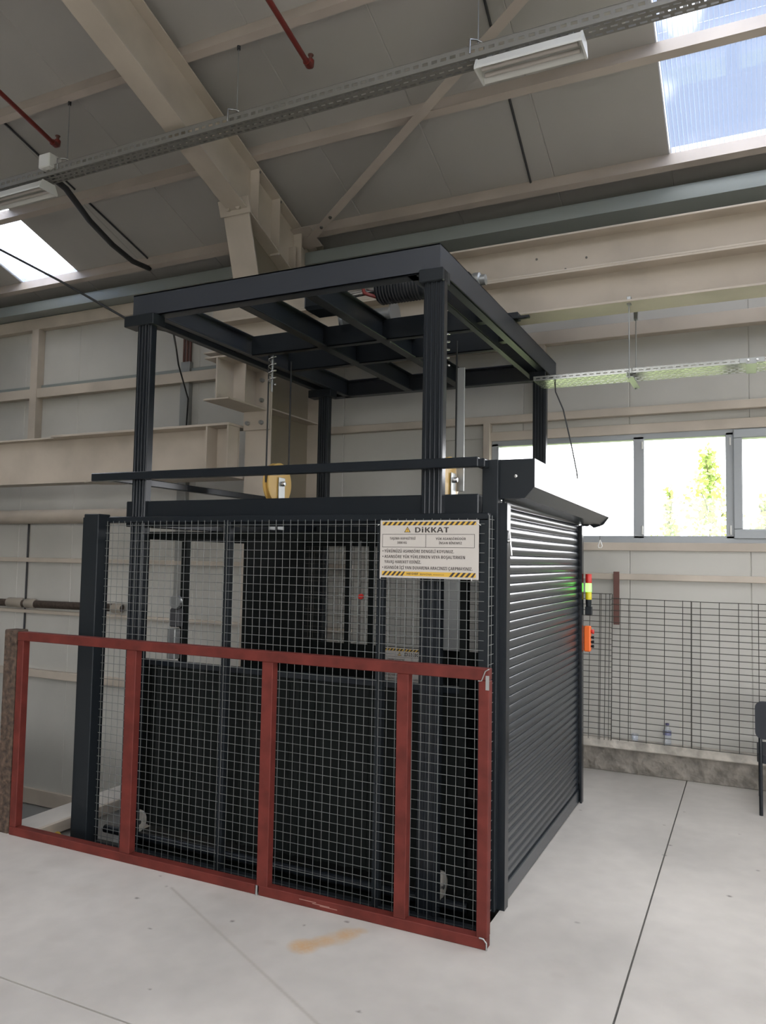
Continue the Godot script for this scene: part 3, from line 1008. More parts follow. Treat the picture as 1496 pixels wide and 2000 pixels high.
func build_car() -> void:
	var t := thing("lift_car", "dark steel lift platform with ribbed panels behind the wire screen", "lift car", Vector3(-1.3, -0.05, -1.4))
	var b := MB.new()
	b.mm(Vector3(-2.36, -0.14, -2.35), Vector3(-0.2, -0.06, -0.43), 0.006)
	part("platform", b, M.black_matte, t)
	# ribbed front panel
	var poly := PackedVector2Array()
	var x := -2.33
	poly.append(Vector2(x, -0.012))
	poly.append(Vector2(x, 0.0))
	while x < -0.36:
		poly.append_array([Vector2(x + 0.10, 0.0), Vector2(x + 0.112, 0.012), Vector2(x + 0.148, 0.012), Vector2(x + 0.16, 0.0)])
		x += 0.16
	poly.append_array([Vector2(-0.255, 0.0), Vector2(-0.255, -0.012)])
	b = MB.new()
	b.prism(poly, Vector3(0, 0.02, -0.46), Vector3.RIGHT, Vector3.BACK, Vector3(0, 0.94, 0), 0.99)
	part("front_panel", b, M.black_matte, t)
	b = MB.new()
	b.prism(poly, Vector3(0, 0.0, -2.12), Vector3.RIGHT, Vector3.BACK, Vector3(0, 0.955, 0), 0.99)
	part("back_panel", b, M.black_matte, t)
	b = MB.new()
	b.mm(Vector3(-2.345, 0.95, -0.475), Vector3(-0.25, 0.985, -0.445), 0.003)
	part("top_rail", b, M.black_gloss, t)
	for s in [[-2.345, -0.48], [-0.29, -0.48], [-2.345, -2.15], [-0.29, -2.15], [-2.13, -0.6], [-0.62, -2.13], [-1.02, -2.13], [-1.62, -2.13], [-1.82, -2.13]]:
		b = MB.new()
		b.mm(Vector3(s[0], 0.0, s[1]), Vector3(s[0] + 0.04, 1.74, s[1] + 0.04), 0.003)
		part("post", b, M.black_matte, t)
	for s in [[Vector3(-2.345, 1.70, -0.48), Vector3(-0.25, 1.745, -0.44)], [Vector3(-2.345, 1.70, -2.15), Vector3(-0.25, 1.745, -2.11)], [Vector3(-2.345, 1.70, -2.15), Vector3(-2.305, 1.745, -0.44)], [Vector3(-0.29, 1.70, -2.15), Vector3(-0.25, 1.745, -0.44)]]:
		b = MB.new()
		b.mm(s[0], s[1], 0.003)
		part("roof_rail", b, M.black_matte, t)
	stuff("wire_mesh", wires(-2.30, -0.27, 0.98, 1.70, -2.13, 0.0446, 0.0446, 0.0017), M.dark_wire, t)
	b = MB.new()
	b.mm(Vector3(-1.0, 0.96, -2.09), Vector3(-0.86, 1.6, -2.07), 0.003)  # added pale plate, stands in for the light gap at the back
	part("light_gap_plate", b, M.galv, t)
	for xx in [-1.78, -1.70]:  # bright strips shaped after window glints on shiny posts
		b = MB.new()
		b.mm(Vector3(xx, 0.97, -2.10), Vector3(xx + 0.018, 1.74, -2.085), 0.002)
		part("glint_strip", b, M.steel, t)
	b = MB.new()
	b.lathe([Vector2(0, 0.02), Vector2(0.02, 0.018), Vector2(0.022, 0.0)], Vector3(-1.66, 1.32, -2.06), Vector3.BACK, 10)
	part("stop_button", b, M.red_plastic, t)
	b = MB.new()
	b.mm(Vector3(-2.24, -0.1, -2.35), Vector3(-2.20, 1.74, -1.35), 0.004)
	part("side_panel", b, M.black_matte, t)
	# lower bar in front, with its two rollers
	b = MB.new()
	b.tube([Vector3(-2.5, -0.03, -0.40), Vector3(-0.22, -0.03, -0.40)], 0.024, 10)
	part("lower_tube", b, M.black_gloss, t)
	for s in [-2.27, -0.38]:
		b = MB.new()
		b.lathe([Vector2(0.0, 0.0), Vector2(0.062, 0.0), Vector2(0.068, 0.006), Vector2(0.068, 0.024), Vector2(0.062, 0.03), Vector2(0.0, 0.03)], Vector3(s, 0.05, -0.395), Vector3(1, 0, 0.15), 18)
		var o := part("roller", b, M.plaster, t, "pale plastic roller")
		b = MB.new()
		b.lathe([Vector2(0.0, 0.045), Vector2(0.012, 0.045), Vector2(0.014, 0.028)], Vector3(s, 0.05, -0.395), Vector3(1, 0, 0.15), 8)
		part("axle", b, M.steel, o)
	b = MB.new()
	b.prism(PackedVector2Array([Vector2(0, 0), Vector2(0.10, 0), Vector2(0.10, 0.11)]), Vector3(-0.30, -0.07, -0.41), Vector3.RIGHT, Vector3.UP, Vector3(0, 0, -0.02))
	part("gusset", b, M.black_matte, t)
	# limit switch on the left column
	var l := thing("limit_switch", "small grey limit switch with roller arm on the left lift column", "switch", Vector3(-2.10, 1.0, -0.5))
	b = MB.new()
	b.mm(Vector3(-2.13, 1.18, -0.52), Vector3(-2.06, 1.29, -0.47), 0.008)
	part("body", b, M.hose, l)
	b = MB.new()
	b.lathe([Vector2(0, 0), Vector2(0.04, 0), Vector2(0.045, 0.008), Vector2(0.04, 0.025), Vector2(0, 0.025)], Vector3(-2.08, 1.33, -0.48), Vector3.BACK, 14)
	part("roller", b, M.galv, l)
	b = MB.new()
	b.mm(Vector3(-2.15, 0.99, -0.53), Vector3(-2.09, 1.17, -0.48), 0.004)
	b.mm(Vector3(-2.09, 1.03, -0.52), Vector3(-1.99, 1.07, -0.49), 0.004)
	part("bracket", b, M.galv, l)

func build_hoist_gear() -> void:
	# winch on top of the grid
	var t := thing("winch_motor", "dark electric winch sitting on the lift top grid", "winch", Vector3(-1.2, 3.165, -1.3))
	var b := MB.new()
	b.lathe([Vector2(0, 0), Vector2(0.07, 0), Vector2(0.08, 0.01), Vector2(0.08, 0.3), Vector2(0.07, 0.31), Vector2(0, 0.31)], Vector3(-1.05, 3.25, -1.02), Vector3.RIGHT, 18)
	part("motor", b, M.black, t)
	b = MB.new()
	for i in 14:
		var x := -1.03 + i * 0.02
		b.lathe([Vector2(0.079, 0), Vector2(0.088, 0.001), Vector2(0.088, 0.007), Vector2(0.079, 0.008)], Vector3(x, 3.25, -1.02), Vector3.RIGHT, 18)
	part("cooling_fin", b, M.hose, t)
	b = MB.new()
	b.mm(Vector3(-1.55, 3.172, -1.15), Vector3(-1.32, 3.34, -0.95), 0.02)
	part("gearbox", b, M.black, t)
	b = MB.new()
	b.lathe([Vector2(0, 0), Vector2(0.09, 0), Vector2(0.09, 0.012), Vector2(0.055, 0.014), Vector2(0.055, 0.38), Vector2(0.09, 0.382), Vector2(0.09, 0.394), Vector2(0, 0.394)], Vector3(-1.55, 3.262, -1.5), Vector3.RIGHT, 18)
	part("rope_drum", b, M.galv, t)
	b = MB.new()
	b.tube([Vector3(-1.32, 3.26, -1.04), Vector3(-1.05, 3.26, -1.02)], 0.022, 10)
	part("shaft", b, M.steel, t)
	b = MB.new()
	b.tube([Vector3(-1.15, 3.30, -0.98), Vector3(-1.11, 3.22, -0.95), Vector3(-1.05, 3.20, -0.97), Vector3(-0.99, 3.22, -1.06)], 0.012, 7)
	part("lead", b, M.sprinkler, t)
	# sheave shaft poking over the right beam
	var sh := thing("shaft_end", "round steel roller end on top of the right lift beam", "roller", Vector3(-0.42, 3.172, -1.0))
	b = MB.new()
	b.lathe([Vector2(0, 0), Vector2(0.042, 0), Vector2(0.046, 0.01), Vector2(0.046, 0.04), Vector2(0.03, 0.045), Vector2(0.03, 0.075), Vector2(0, 0.08)], Vector3(-0.43, 3.216, -1.0), Vector3(1, 0, 0), 16)
	part("roller", b, M.galv, sh)
	b = MB.new()
	b.mm(Vector3(-0.47, 3.172, -1.05), Vector3(-0.44, 3.26, -0.95), 0.004)
	part("bearing_plate", b, M.black, sh)
	var bk := MB.new()
	bk.mm(Vector3(-0.46, 3.172, -1.70), Vector3(-0.34, 3.215, -1.62), 0.004)
	bk.mm(Vector3(-0.42, 3.172, -1.66), Vector3(-0.27, 3.19, -1.63), 0.003)
	solo("beam_bracket", bk, M.black, "black bracket on the right lift beam near its far end", "bracket")
	# two rope falls, each with sheave, spring and hanger
	for s in [[-2.07, 2.13, -1.5, -1.93, "left", "behind the left half of the guard rail"], [-0.745, 2.115, -1.45, -0.69, "right", "beside the right front column"]]:
		var x: float = s[0]
		var y: float = s[1]
		var z: float = s[2]
		var p := thing("rope_sheave", "yellow nylon rope pulley " + s[5], "pulley", Vector3(x, y - 0.16, z), "lift rope pulleys")
		b = MB.new()
		b.lathe([Vector2(0.02, -0.028), Vector2(0.13, -0.028), Vector2(0.15, -0.024), Vector2(0.15, -0.014), Vector2(0.125, 0.0), Vector2(0.15, 0.014), Vector2(0.15, 0.024), Vector2(0.13, 0.028), Vector2(0.02, 0.028)], Vector3(x, y, z), Vector3.RIGHT, 32, 0.9)
		part("wheel", b, M.nylon, p)
		for e in [-0.04, 0.034]:
			b = MB.new()
			b.mm(Vector3(x + e, 1.80, z - 0.04), Vector3(x + e + 0.007, y + 0.045, z + 0.04), 0.002)
			part("side_plate", b, M.galv, p)
		b = MB.new()
		b.lathe([Vector2(0, 0.07), Vector2(0.014, 0.068), Vector2(0.018, 0.06), Vector2(0.018, 0.04)], Vector3(x, y, z), Vector3.RIGHT, 8)
		part("axle_bolt", b, M.steel, p)
		for e in [-0.145, 0.145]:
			b = MB.new()
			b.tube([Vector3(x, y, z + e), Vector3(x, 3.06, z + e)], 0.006, 6)
			solo("steel_rope", b, M.cable, "steel lift rope on the %s side of the %s pulley" % ["far" if e < 0 else "near", s[4]], "rope", "lift ropes")
		var q := thing("rope_spring", "coil spring rope anchor hanging under the %s part of the top grid" % s[4], "spring", Vector3(x + 0.02, 2.8, z + 0.1), "rope anchor springs")
		var pts := []
		for i in 49:
			var a := TAU * i / 12.0
			pts.append(Vector3(x + 0.03 + 0.026 * cos(a), 3.02 - 0.2 * i / 48.0, z + 0.145 + 0.026 * sin(a)))
		b = MB.new()
		b.tube(pts, 0.006, 6)
		part("coil", b, M.steel, q)
		b = MB.new()
		b.tube([Vector3(x + 0.03, 3.04, z + 0.145), Vector3(x + 0.03, 2.77, z + 0.145)], 0.008, 6)
		part("rod", b, M.galv, q)
	b = MB.new()
	b.mm(Vector3(-0.715, 2.05, -1.54), Vector3(-0.665, 2.86, -1.528), 0.002)
	solo("hanger_strap", b, M.galv, "galvanised flat hanger strap above the right pulley", "strap")

func build_barrier() -> void:
	var t := thing("barrier", "red painted steel barrier standing on the floor in front of the lift", "barrier", Vector3(-1.42, 0, 0))
	var b := MB.new()
	b.mm(Vector3(-2.838, 1.098, -0.05), Vector3(0.0, 1.148, 0.0), 0.003)
	part("top_rail", b, M.red, t)
	for s in [[-2.838, -1.146], [-1.128, 0.0]]:
		b = MB.new()
		b.mm(Vector3(s[0], 0.0, -0.05), Vector3(s[1], 0.046, 0.0), 0.003)
		part("bottom_rail", b, M.red, t)
	for s in [[-2.838, -2.788], [-2.008, -1.94], [-1.142, -1.08], [-0.424, -0.368], [-0.045, 0.002]]:
		b = MB.new()
		b.mm(Vector3(s[0], 0.04 if s[0] > -1.2 and s[0] < -1.0 else 0.046, -0.048), Vector3(s[1], 1.098, -0.002), 0.003)
		part("post", b, M.red, t)
	b = MB.new()
	b.tube([Vector3(0.0015, 1.148, -0.003), Vector3(-0.014, 1.138, 0.001), Vector3(-0.03, 1.097, 0.001), Vector3(-0.045, 1.096, 0.001)], 0.003, 5)
	part("weld", b, M.galv, t)
	b = MB.new()
	b.mm(Vector3(-0.012, 1.06, -0.001), Vector3(0.003, 1.12, 0.0015))
	part("bare_corner", b, M.galv, t)
	b = MB.new()
	b.tube([Vector3(-1.137, 0.046, 0.0), Vector3(-1.137, 0.0, 0.001)], 0.006, 5)
	part("weld", b, M.galv, t)
	b = MB.new()
	b.tube([Vector3(-0.03, 0.046, 0.001), Vector3(-0.012, 0.045, 0.001), Vector3(0.001, 0.03, 0.001), Vector3(0.001, 0.002, 0.0)], 0.004, 5)
	part("weld", b, M.galv, t)
	for s in [[-0.9, 0.028], [-0.83, 0.022], [-0.79, 0.018]]:
		b = MB.new()
		b.mm(Vector3(s[0], s[1], -0.001), Vector3(s[0] + 0.09, s[1] + 0.003, 0.0006))
		part("scratch", b, M.brown_scratch, t)
	var w := thing("timber_post", "weathered brown timber post at the left end of the red barrier", "post", Vector3(-2.9, 0, -0.02))
	b = MB.new()
	b.mm(Vector3(-2.955, -0.06, -0.09), Vector3(-2.852, 1.155, -0.005), 0.006)
	part("timber", b, M.old_wood, w)
	for y in [[1.08, 1.14], [0.29, 0.37]]:
		b = MB.new()
		b.mm(Vector3(-2.90, y[0], -0.008), Vector3(-2.842, y[1], 0.004), 0.002)
		part("hinge_plate", b, M.old_wood, w)

# ------------------------------------------------------------------ warning signs
func letters(txt: String, x: float, y: float, h: float, w: float, z: float, parent: Node, m: Material, bold := true) -> void:
	var f := SystemFont.new()
	f.font_names = PackedStringArray(["Droid Sans"])
	f.font_weight = 700 if bold else 400
	# cap height and baseline are measured on a capital H
	var cap := TextMesh.new()
	cap.font = f; cap.text = "H"; cap.font_size = 32; cap.depth = 0.0006; cap.pixel_size = 0.001
	cap.horizontal_alignment = HORIZONTAL_ALIGNMENT_LEFT; cap.vertical_alignment = VERTICAL_ALIGNMENT_BOTTOM
	var hb := cap.get_aabb()
	var k := h / hb.size.y
	var tm := TextMesh.new()
	tm.font = f; tm.text = txt; tm.font_size = 32; tm.depth = 0.0006; tm.pixel_size = 0.001 * k
	tm.horizontal_alignment = HORIZONTAL_ALIGNMENT_LEFT; tm.vertical_alignment = VERTICAL_ALIGNMENT_BOTTOM
	tm.curve_step = 2.0
	var o := MeshInstance3D.new()
	o.name = "lettering"; o.mesh = tm; o.material_override = m
	parent.add_child(o, true)
	var bb := tm.get_aabb()
	var s := w / maxf(bb.size.x, 0.001)
	o.scale = Vector3(s, 1, 1)
	o.position = Vector3(x - bb.position.x * s, y - hb.position.y * k, z)

func stripes(x0: float, x1: float, y0: float, y1: float, z: float, n: int) -> MB:
	var b := MB.new()
	var p := (x1 - x0) / n
	var lean := (y1 - y0) * 0.9
	for i in n:
		var a := x0 + i * p
		var poly := PackedVector2Array([Vector2(a, y0), Vector2(minf(a + p * 0.5, x1), y0), Vector2(minf(a + p * 0.5 + lean, x1), y1), Vector2(minf(a + lean, x1), y1)])
		b.prism(poly, Vector3(0, 0, z), Vector3.RIGHT, Vector3.UP, Vector3(0, 0, 0.0006), 0.99)
	return b

func build_signs() -> void:
	var at := Vector3(-0.635, 1.515, -0.2475)
	var t := thing("warning_sign", "white warning sign with yellow black stripes tied on the front wire screen", "sign", at)
	var W := 0.505
	var H := 0.277
	var o := at
	var b := MB.new()
	b.mm(o, o + Vector3(W, H, 0.003), 0.0008)
	part("board", b, M.paper, t)
	var z := 0.0031
	# the builders below work in the sign's own axes
	var loc := func(called: String, mb: MB, m: Material) -> void:
		var q := MeshInstance3D.new()
		q.name = called; q.mesh = mb.mesh(); q.material_override = m
		t.add_child(q, true)
	b = MB.new()
	b.mm(Vector3(0.012, 0.253, z), Vector3(0.492, 0.270, z + 0.0004))
	b.mm(Vector3(0.012, 0.010, z), Vector3(0.492, 0.031, z + 0.0004))
	loc.call("band", b, M.yellow)
	loc.call("hazard_stripe", stripes(0.012, 0.492, 0.253, 0.270, z + 0.0004, 18), M.ink)
	loc.call("hazard_stripe", stripes(0.012, 0.135, 0.010, 0.031, z + 0.0004, 5), M.ink)
	loc.call("hazard_stripe", stripes(0.36, 0.492, 0.010, 0.031, z + 0.0004, 5), M.ink)
	# triangle
	b = MB.new()
	b.prism(PackedVector2Array([Vector2(0.128, 0.219), Vector2(0.162, 0.219), Vector2(0.145, 0.247)]), Vector3(0, 0, z), Vector3.RIGHT, Vector3.UP, Vector3(0, 0, 0.0004), 0.99)
	loc.call("triangle_border", b, M.ink)
	b = MB.new()
	b.prism(PackedVector2Array([Vector2(0.133, 0.2216), Vector2(0.157, 0.2216), Vector2(0.145, 0.242)]), Vector3(0, 0, z + 0.0004), Vector3.RIGHT, Vector3.UP, Vector3(0, 0, 0.0004), 0.99)
	loc.call("triangle", b, M.yellow)
	b = MB.new()
	b.mm(Vector3(0.1437, 0.2275, z + 0.0008), Vector3(0.1463, 0.2365, z + 0.0012))
	b.mm(Vector3(0.1437, 0.2232, z + 0.0008), Vector3(0.1463, 0.2258, z + 0.0012))
	loc.call("exclamation_mark", b, M.ink)
	# table of two boxes
	b = MB.new()
	for r in [[0.012, 0.2085, 0.485, 0.2105], [0.012, 0.1465, 0.485, 0.1485], [0.012, 0.1465, 0.014, 0.2105], [0.483, 0.1465, 0.485, 0.2105], [0.240, 0.1465, 0.242, 0.2105]]:
		b.mm(Vector3(r[0], r[1], z), Vector3(r[2], r[3], z + 0.0005))
	loc.call("table_line", b, M.ink)
	letters("DiKKAT", 0.185, 0.2185, 0.0245, 0.172, z, t, M.ink)
	letters("TAŞIMA KAPASİTESİ", 0.052, 0.184, 0.0112, 0.135, z, t, M.ink)
	letters("3000 KG", 0.092, 0.164, 0.0112, 0.05, z, t, M.ink)
	letters("YÜK ASANSÖRÜDÜR", 0.292, 0.183, 0.0112, 0.15, z, t, M.ink)
	letters("İNSAN BİNEMEZ", 0.308, 0.163, 0.0112, 0.115, z, t, M.ink)
	letters("• YÜKÜNÜZÜ ASANSÖRE DENGELİ KOYUNUZ.", 0.014, 0.121, 0.0145, 0.37, z, t, M.ink)
	letters("• ASANSÖRE YÜK YÜKLERKEN VEYA BOŞALTIRKEN", 0.014, 0.0945, 0.0145, 0.425, z, t, M.ink)
	letters("YAVAŞ HAREKET EDİNİZ.", 0.025, 0.0695, 0.0145, 0.193, z, t, M.ink)
	letters("• ASANSÖR İÇİ YAN DUVARINA ARACINIZI ÇARPMAYINIZ.", 0.014, 0.042, 0.0145, 0.462, z, t, M.ink)
	letters("HEDEF", 0.145, 0.0155, 0.0105, 0.06, z + 0.0004, t, M.ink)
	letters("MAKİNA", 0.214, 0.0155, 0.0085, 0.06, z + 0.0004, t, M.ink, false)
	letters("MÜHENDİSLİK", 0.281, 0.0165, 0.005, 0.055, z + 0.0004, t, M.ink, false)
	b = MB.new()
	for c in [[-0.004, 0.258, -0.012, 0.254], [0.497, 0.262, 0.515, 0.252], [0.006, 0.004, 0.004, -0.006], [0.47, 0.006, 0.474, -0.006]]:
		b.tube([Vector3(c[0], c[1], 0.004), Vector3(c[2], c[3], 0.006)], 0.002, 5)
	loc.call("cable_tie", b, M.white_plastic)
	var d: Node3D = t.duplicate()
	d.name = numbered("warning_sign")
	add_child(d)
	d.position = Vector3(-1.50, 0.675, -2.105)
	d.set_meta("label", "second white warning sign deep inside the lift on its back panel")

# ------------------------------------------------------------------ things on the right
func build_right_side() -> void:
	var b: MB
	# signal tower
	var t := thing("signal_tower", "slim red green yellow signal light tower on the far shutter guide", "signal light", Vector3(-0.012, 1.35, -2.27))
	var c := Vector3(-0.012, 0, -2.27)
	for s in [[1.465, 1.527, "red_plastic", "red_lens"], [1.405, 1.463, "green_lens", "green_lens"], [1.352, 1.403, "yellow_plastic", "yellow_lens"]]:
		b = MB.new()
		var h: float = s[1] - s[0]
		b.lathe([Vector2(0, 0), Vector2(0.021, 0), Vector2(0.0215, 0.004), Vector2(0.0215, h - 0.004), Vector2(0.02, h), Vector2(0, h)], c + Vector3(0, s[0], 0), Vector3.UP, 16)
		part(s[3], b, M[s[2]], t)
	b = MB.new()
	b.lathe([Vector2(0, 0), Vector2(0.017, 0), Vector2(0.02, 0.03), Vector2(0.02, 0.05), Vector2(0, 0.05)], c + Vector3(0, 1.302, 0), Vector3.UP, 14)
	b.mm(c + Vector3(-0.02, 1.245, -0.02), c + Vector3(0.024, 1.305, 0.02), 0.004)
	part("foot", b, M.black, t)
	var l := OmniLight3D.new()
	l.name = "green_light"
	l.light_color = Color(0.3, 1.0, 0.25); l.light_energy = 0.0003; l.omni_range = 40.0; l.omni_attenuation = 2.0
	l.light_size = 0.03; l.shadow_enabled = true
	add_child(l); l.position = c + Vector3(0.03, 1.434, 0.03)
	# pendant control
	var p := thing("control_pendant", "orange push-button control box on the far edge of the shutter", "control box", Vector3(-0.015, 0.995, -2.27))
	b = MB.new()
	b.mm(Vector3(-0.04, 0.998, -2.29), Vector3(0.006, 1.172, -2.24), 0.008)
	part("housing", b, M.orange, p)
	for s in [[1.135, "red_plastic", 0.018], [1.095, "black", 0.011], [1.065, "black", 0.011], [1.035, "black", 0.011]]:
		b = MB.new()
		var r: float = s[2]
		b.lathe([Vector2(r * 0.7, 0), Vector2(r * 0.7, 0.008), Vector2(r, 0.012), Vector2(r * 0.9, 0.02), Vector2(0, 0.022)], Vector3(0.006, s[0], -2.262), Vector3.RIGHT, 12)
		part("button", b, M[s[1]], p)
	# hanging flat bar
	b = MB.new()
	b.mm(Vector3(0.03, 1.13, WZ + 0.068), Vector3(0.074, 1.54, WZ + 0.08), 0.002)
	solo("flat_bar", b, M.brown, "brown steel flat bar hanging from the rail below the window", "bar")
	# reinforcing mesh sheets leaning on the wall
	var bend := func(x0: float, x1: float, xs: Array, y0: float, y1: float, py: float, zb: float, zt: float, r: float, dy: float) -> MB:
		var m := MB.new()
		for x in xs:
			m.tube([Vector3(x, y0, zb), Vector3(x + 0.004, y1, zt)], r, 5, false)
		var n := int((y1 - y0) / py)
		for i in n + 1:
			var y: float = y1 - i * py
			var k: float = (y - y0) / (y1 - y0)
			m.tube([Vector3(x0, y, lerpf(zb, zt, k) + r * 1.5), Vector3(x1, y - dy, lerpf(zb, zt, k) + r * 1.5)], r, 5, false)
		return m
	var g := thing("mesh_sheet", "left of the two wide steel mesh sheets leaning on the wall", "mesh sheet", Vector3(0.3, 0.26, -3.03), "steel mesh sheets")
	stuff("wires", bend.call(0.015, 0.59, [0.018, 0.078, 0.142, 0.272, 0.401, 0.53, 0.588], 0.254, 1.333, 0.0465, -3.035, -3.06, 0.0028, 0.004), M.dark_wire, g)
	g = thing("mesh_sheet", "right of the two wide steel mesh sheets, running behind the chair", "mesh sheet", Vector3(1.2, 0.26, -3.04), "steel mesh sheets")
	stuff("wires", bend.call(0.59, 2.2, [0.592, 0.653, 0.781, 0.91, 1.04, 1.17, 1.30, 1.43, 1.56, 1.69, 1.82, 1.95, 2.08, 2.2], 0.254, 1.328, 0.0465, -3.03, -3.06, 0.0028, 0.002), M.dark_wire, g)
	g = thing("mesh_sheet", "small dense steel mesh sheet behind the orange control box", "mesh sheet", Vector3(-0.05, 0.26, -2.99), "steel mesh sheets")
	stuff("wires", bend.call(-0.30, 0.02, [-0.29, -0.22, -0.15, -0.075, -0.065, -0.03, 0.0, 0.02], 0.254, 1.366, 0.043, -3.0, -3.05, 0.0026, 0.0), M.dark_wire, g)
	# bottle and cup on the ledge
	var w := thing("water_bottle", "small clear plastic water bottle standing on the wall ledge", "bottle", Vector3(0.416, 0.252, -3.10))
	b = MB.new()
	b.lathe([Vector2(0, 0), Vector2(0.026, 0), Vector2(0.029, 0.006), Vector2(0.029, 0.09), Vector2(0.026, 0.105), Vector2(0.012, 0.128), Vector2(0.011, 0.145)], Vector3(0.416, 0.252, -3.10), Vector3.UP, 16)
	part("body", b, M.bottle, w)
	b = MB.new()
	b.lathe([Vector2(0.0296, 0.07), Vector2(0.0296, 0.10)], Vector3(0.416, 0.252, -3.10), Vector3.UP, 16)
	part("label_band", b, mat("blue_label", c8(110, 112, 140), 0.5), w)
	b = MB.new()
	b.lathe([Vector2(0.014, 0), Vector2(0.014, 0.014), Vector2(0, 0.016)], Vector3(0.416, 0.394, -3.10), Vector3.UP, 12)
	part("cap", b, mat("blue_cap", c8(76, 72, 104), 0.4), w)
	b = MB.new()
	b.lathe([Vector2(0, 0.002), Vector2(0.022, 0.002), Vector2(0.026, 0.02), Vector2(0.028, 0.05), Vector2(0.026, 0.05), Vector2(0.02, 0.004)], Vector3(0.183, 0.252, -3.10), Vector3.UP, 14)
	solo("plastic_cup", b, M.bottle, "crumpled clear plastic cup on the wall ledge left of the bottle", "cup")
	# chair at the right edge
	var h := thing("visitor_chair", "dark fabric chair with black tube legs at the right edge", "chair", Vector3(1.27, 0, -2.7))
	var rr := func(x0: float, x1: float, y0: float, y1: float, r: float) -> PackedVector2Array:
		var q := PackedVector2Array()
		for s in [[x1 - r, y1 - r, 0.0], [x0 + r, y1 - r, PI / 2], [x0 + r, y0 + r, PI], [x1 - r, y0 + r, PI * 1.5]]:
			for i in 6:
				var a: float = s[2] + PI / 2 * i / 5.0
				q.append(Vector2(s[0] + r * cos(a), s[1] + r * sin(a)))
		return q
	b = MB.new()
	b.prism(rr.call(1.012, 1.46, 0.485, 0.722, 0.045), Vector3(0, 0, -2.52), Vector3.RIGHT, Vector3.UP, Vector3(0, 0, 0.045), 0.5)
	part("backrest", b, M.fabric, h)
	b = MB.new()
	b.prism(rr.call(1.022, 1.46, -2.93, -2.50, 0.06), Vector3(0, 0.325, 0), Vector3.RIGHT, Vector3.BACK, Vector3(0, 0.055, 0), 0.5)
	part("seat", b, M.fabric, h)
	for x in [1.042, 1.43]:
		b = MB.new()
		b.tube([Vector3(x, 0.0, -2.485), Vector3(x, 0.36, -2.49), Vector3(x, 0.5, -2.505), Vector3(x, 0.62, -2.525)], 0.012, 8)
		part("leg", b, M.black_gloss, h)
		b = MB.new()
		b.tube([Vector3(x, 0.0, -2.95), Vector3(x, 0.31, -2.92), Vector3(x, 0.318, -2.5)], 0.012, 8)
		part("leg", b, M.black_gloss, h)

# ------------------------------------------------------------------ cable trays and lights
func tray(t: Node3D, x0: float, x1: float, y: float, z0: float, z1: float, side: float, rows: int, pitch: float, m: Material) -> void:
	# perforated base: bars between the rows of slots and bridges within the rows
	var b := MB.new()
	var w := (z1 - z0) / rows
	for r in rows + 1:
		var z := z0 + r * w
		var hw := w * 0.3
		b.mm(Vector3(x0, y, maxf(z - hw, z0)), Vector3(x1, y + 0.0015, minf(z + hw, z1)))
	var n := int((x1 - x0) / pitch)
	for r in rows:
		var zc := z0 + (r + 0.5) * w
		for i in n + 1:
			var x := x0 + i * pitch + (pitch * 0.5 if r % 2 == 1 else 0.0)
			b.mm(Vector3(x, y, zc - w * 0.22), Vector3(minf(x + pitch * 0.35, x1), y + 0.0015, zc + w * 0.22))
	part("tray_base", b, m, t)
	for z in [z0, z1]:
		b = MB.new()
		b.mm(Vector3(x0, y, z - 0.001), Vector3(x1, y + side * 0.36, z + 0.001))
		b.mm(Vector3(x0, y + side * 0.62, z - 0.001), Vector3(x1, y + side, z + 0.001))
		b.mm(Vector3(x0, y + side - 0.002, z - 0.004), Vector3(x1, y + side, z + 0.004))
		for i in n + 1:
			var x := x0 + i * pitch
			b.mm(Vector3(x, y + side * 0.34, z - 0.001), Vector3(minf(x + pitch * 0.4, x1), y + side * 0.64, z + 0.001))
		part("side_rail", b, m, t)

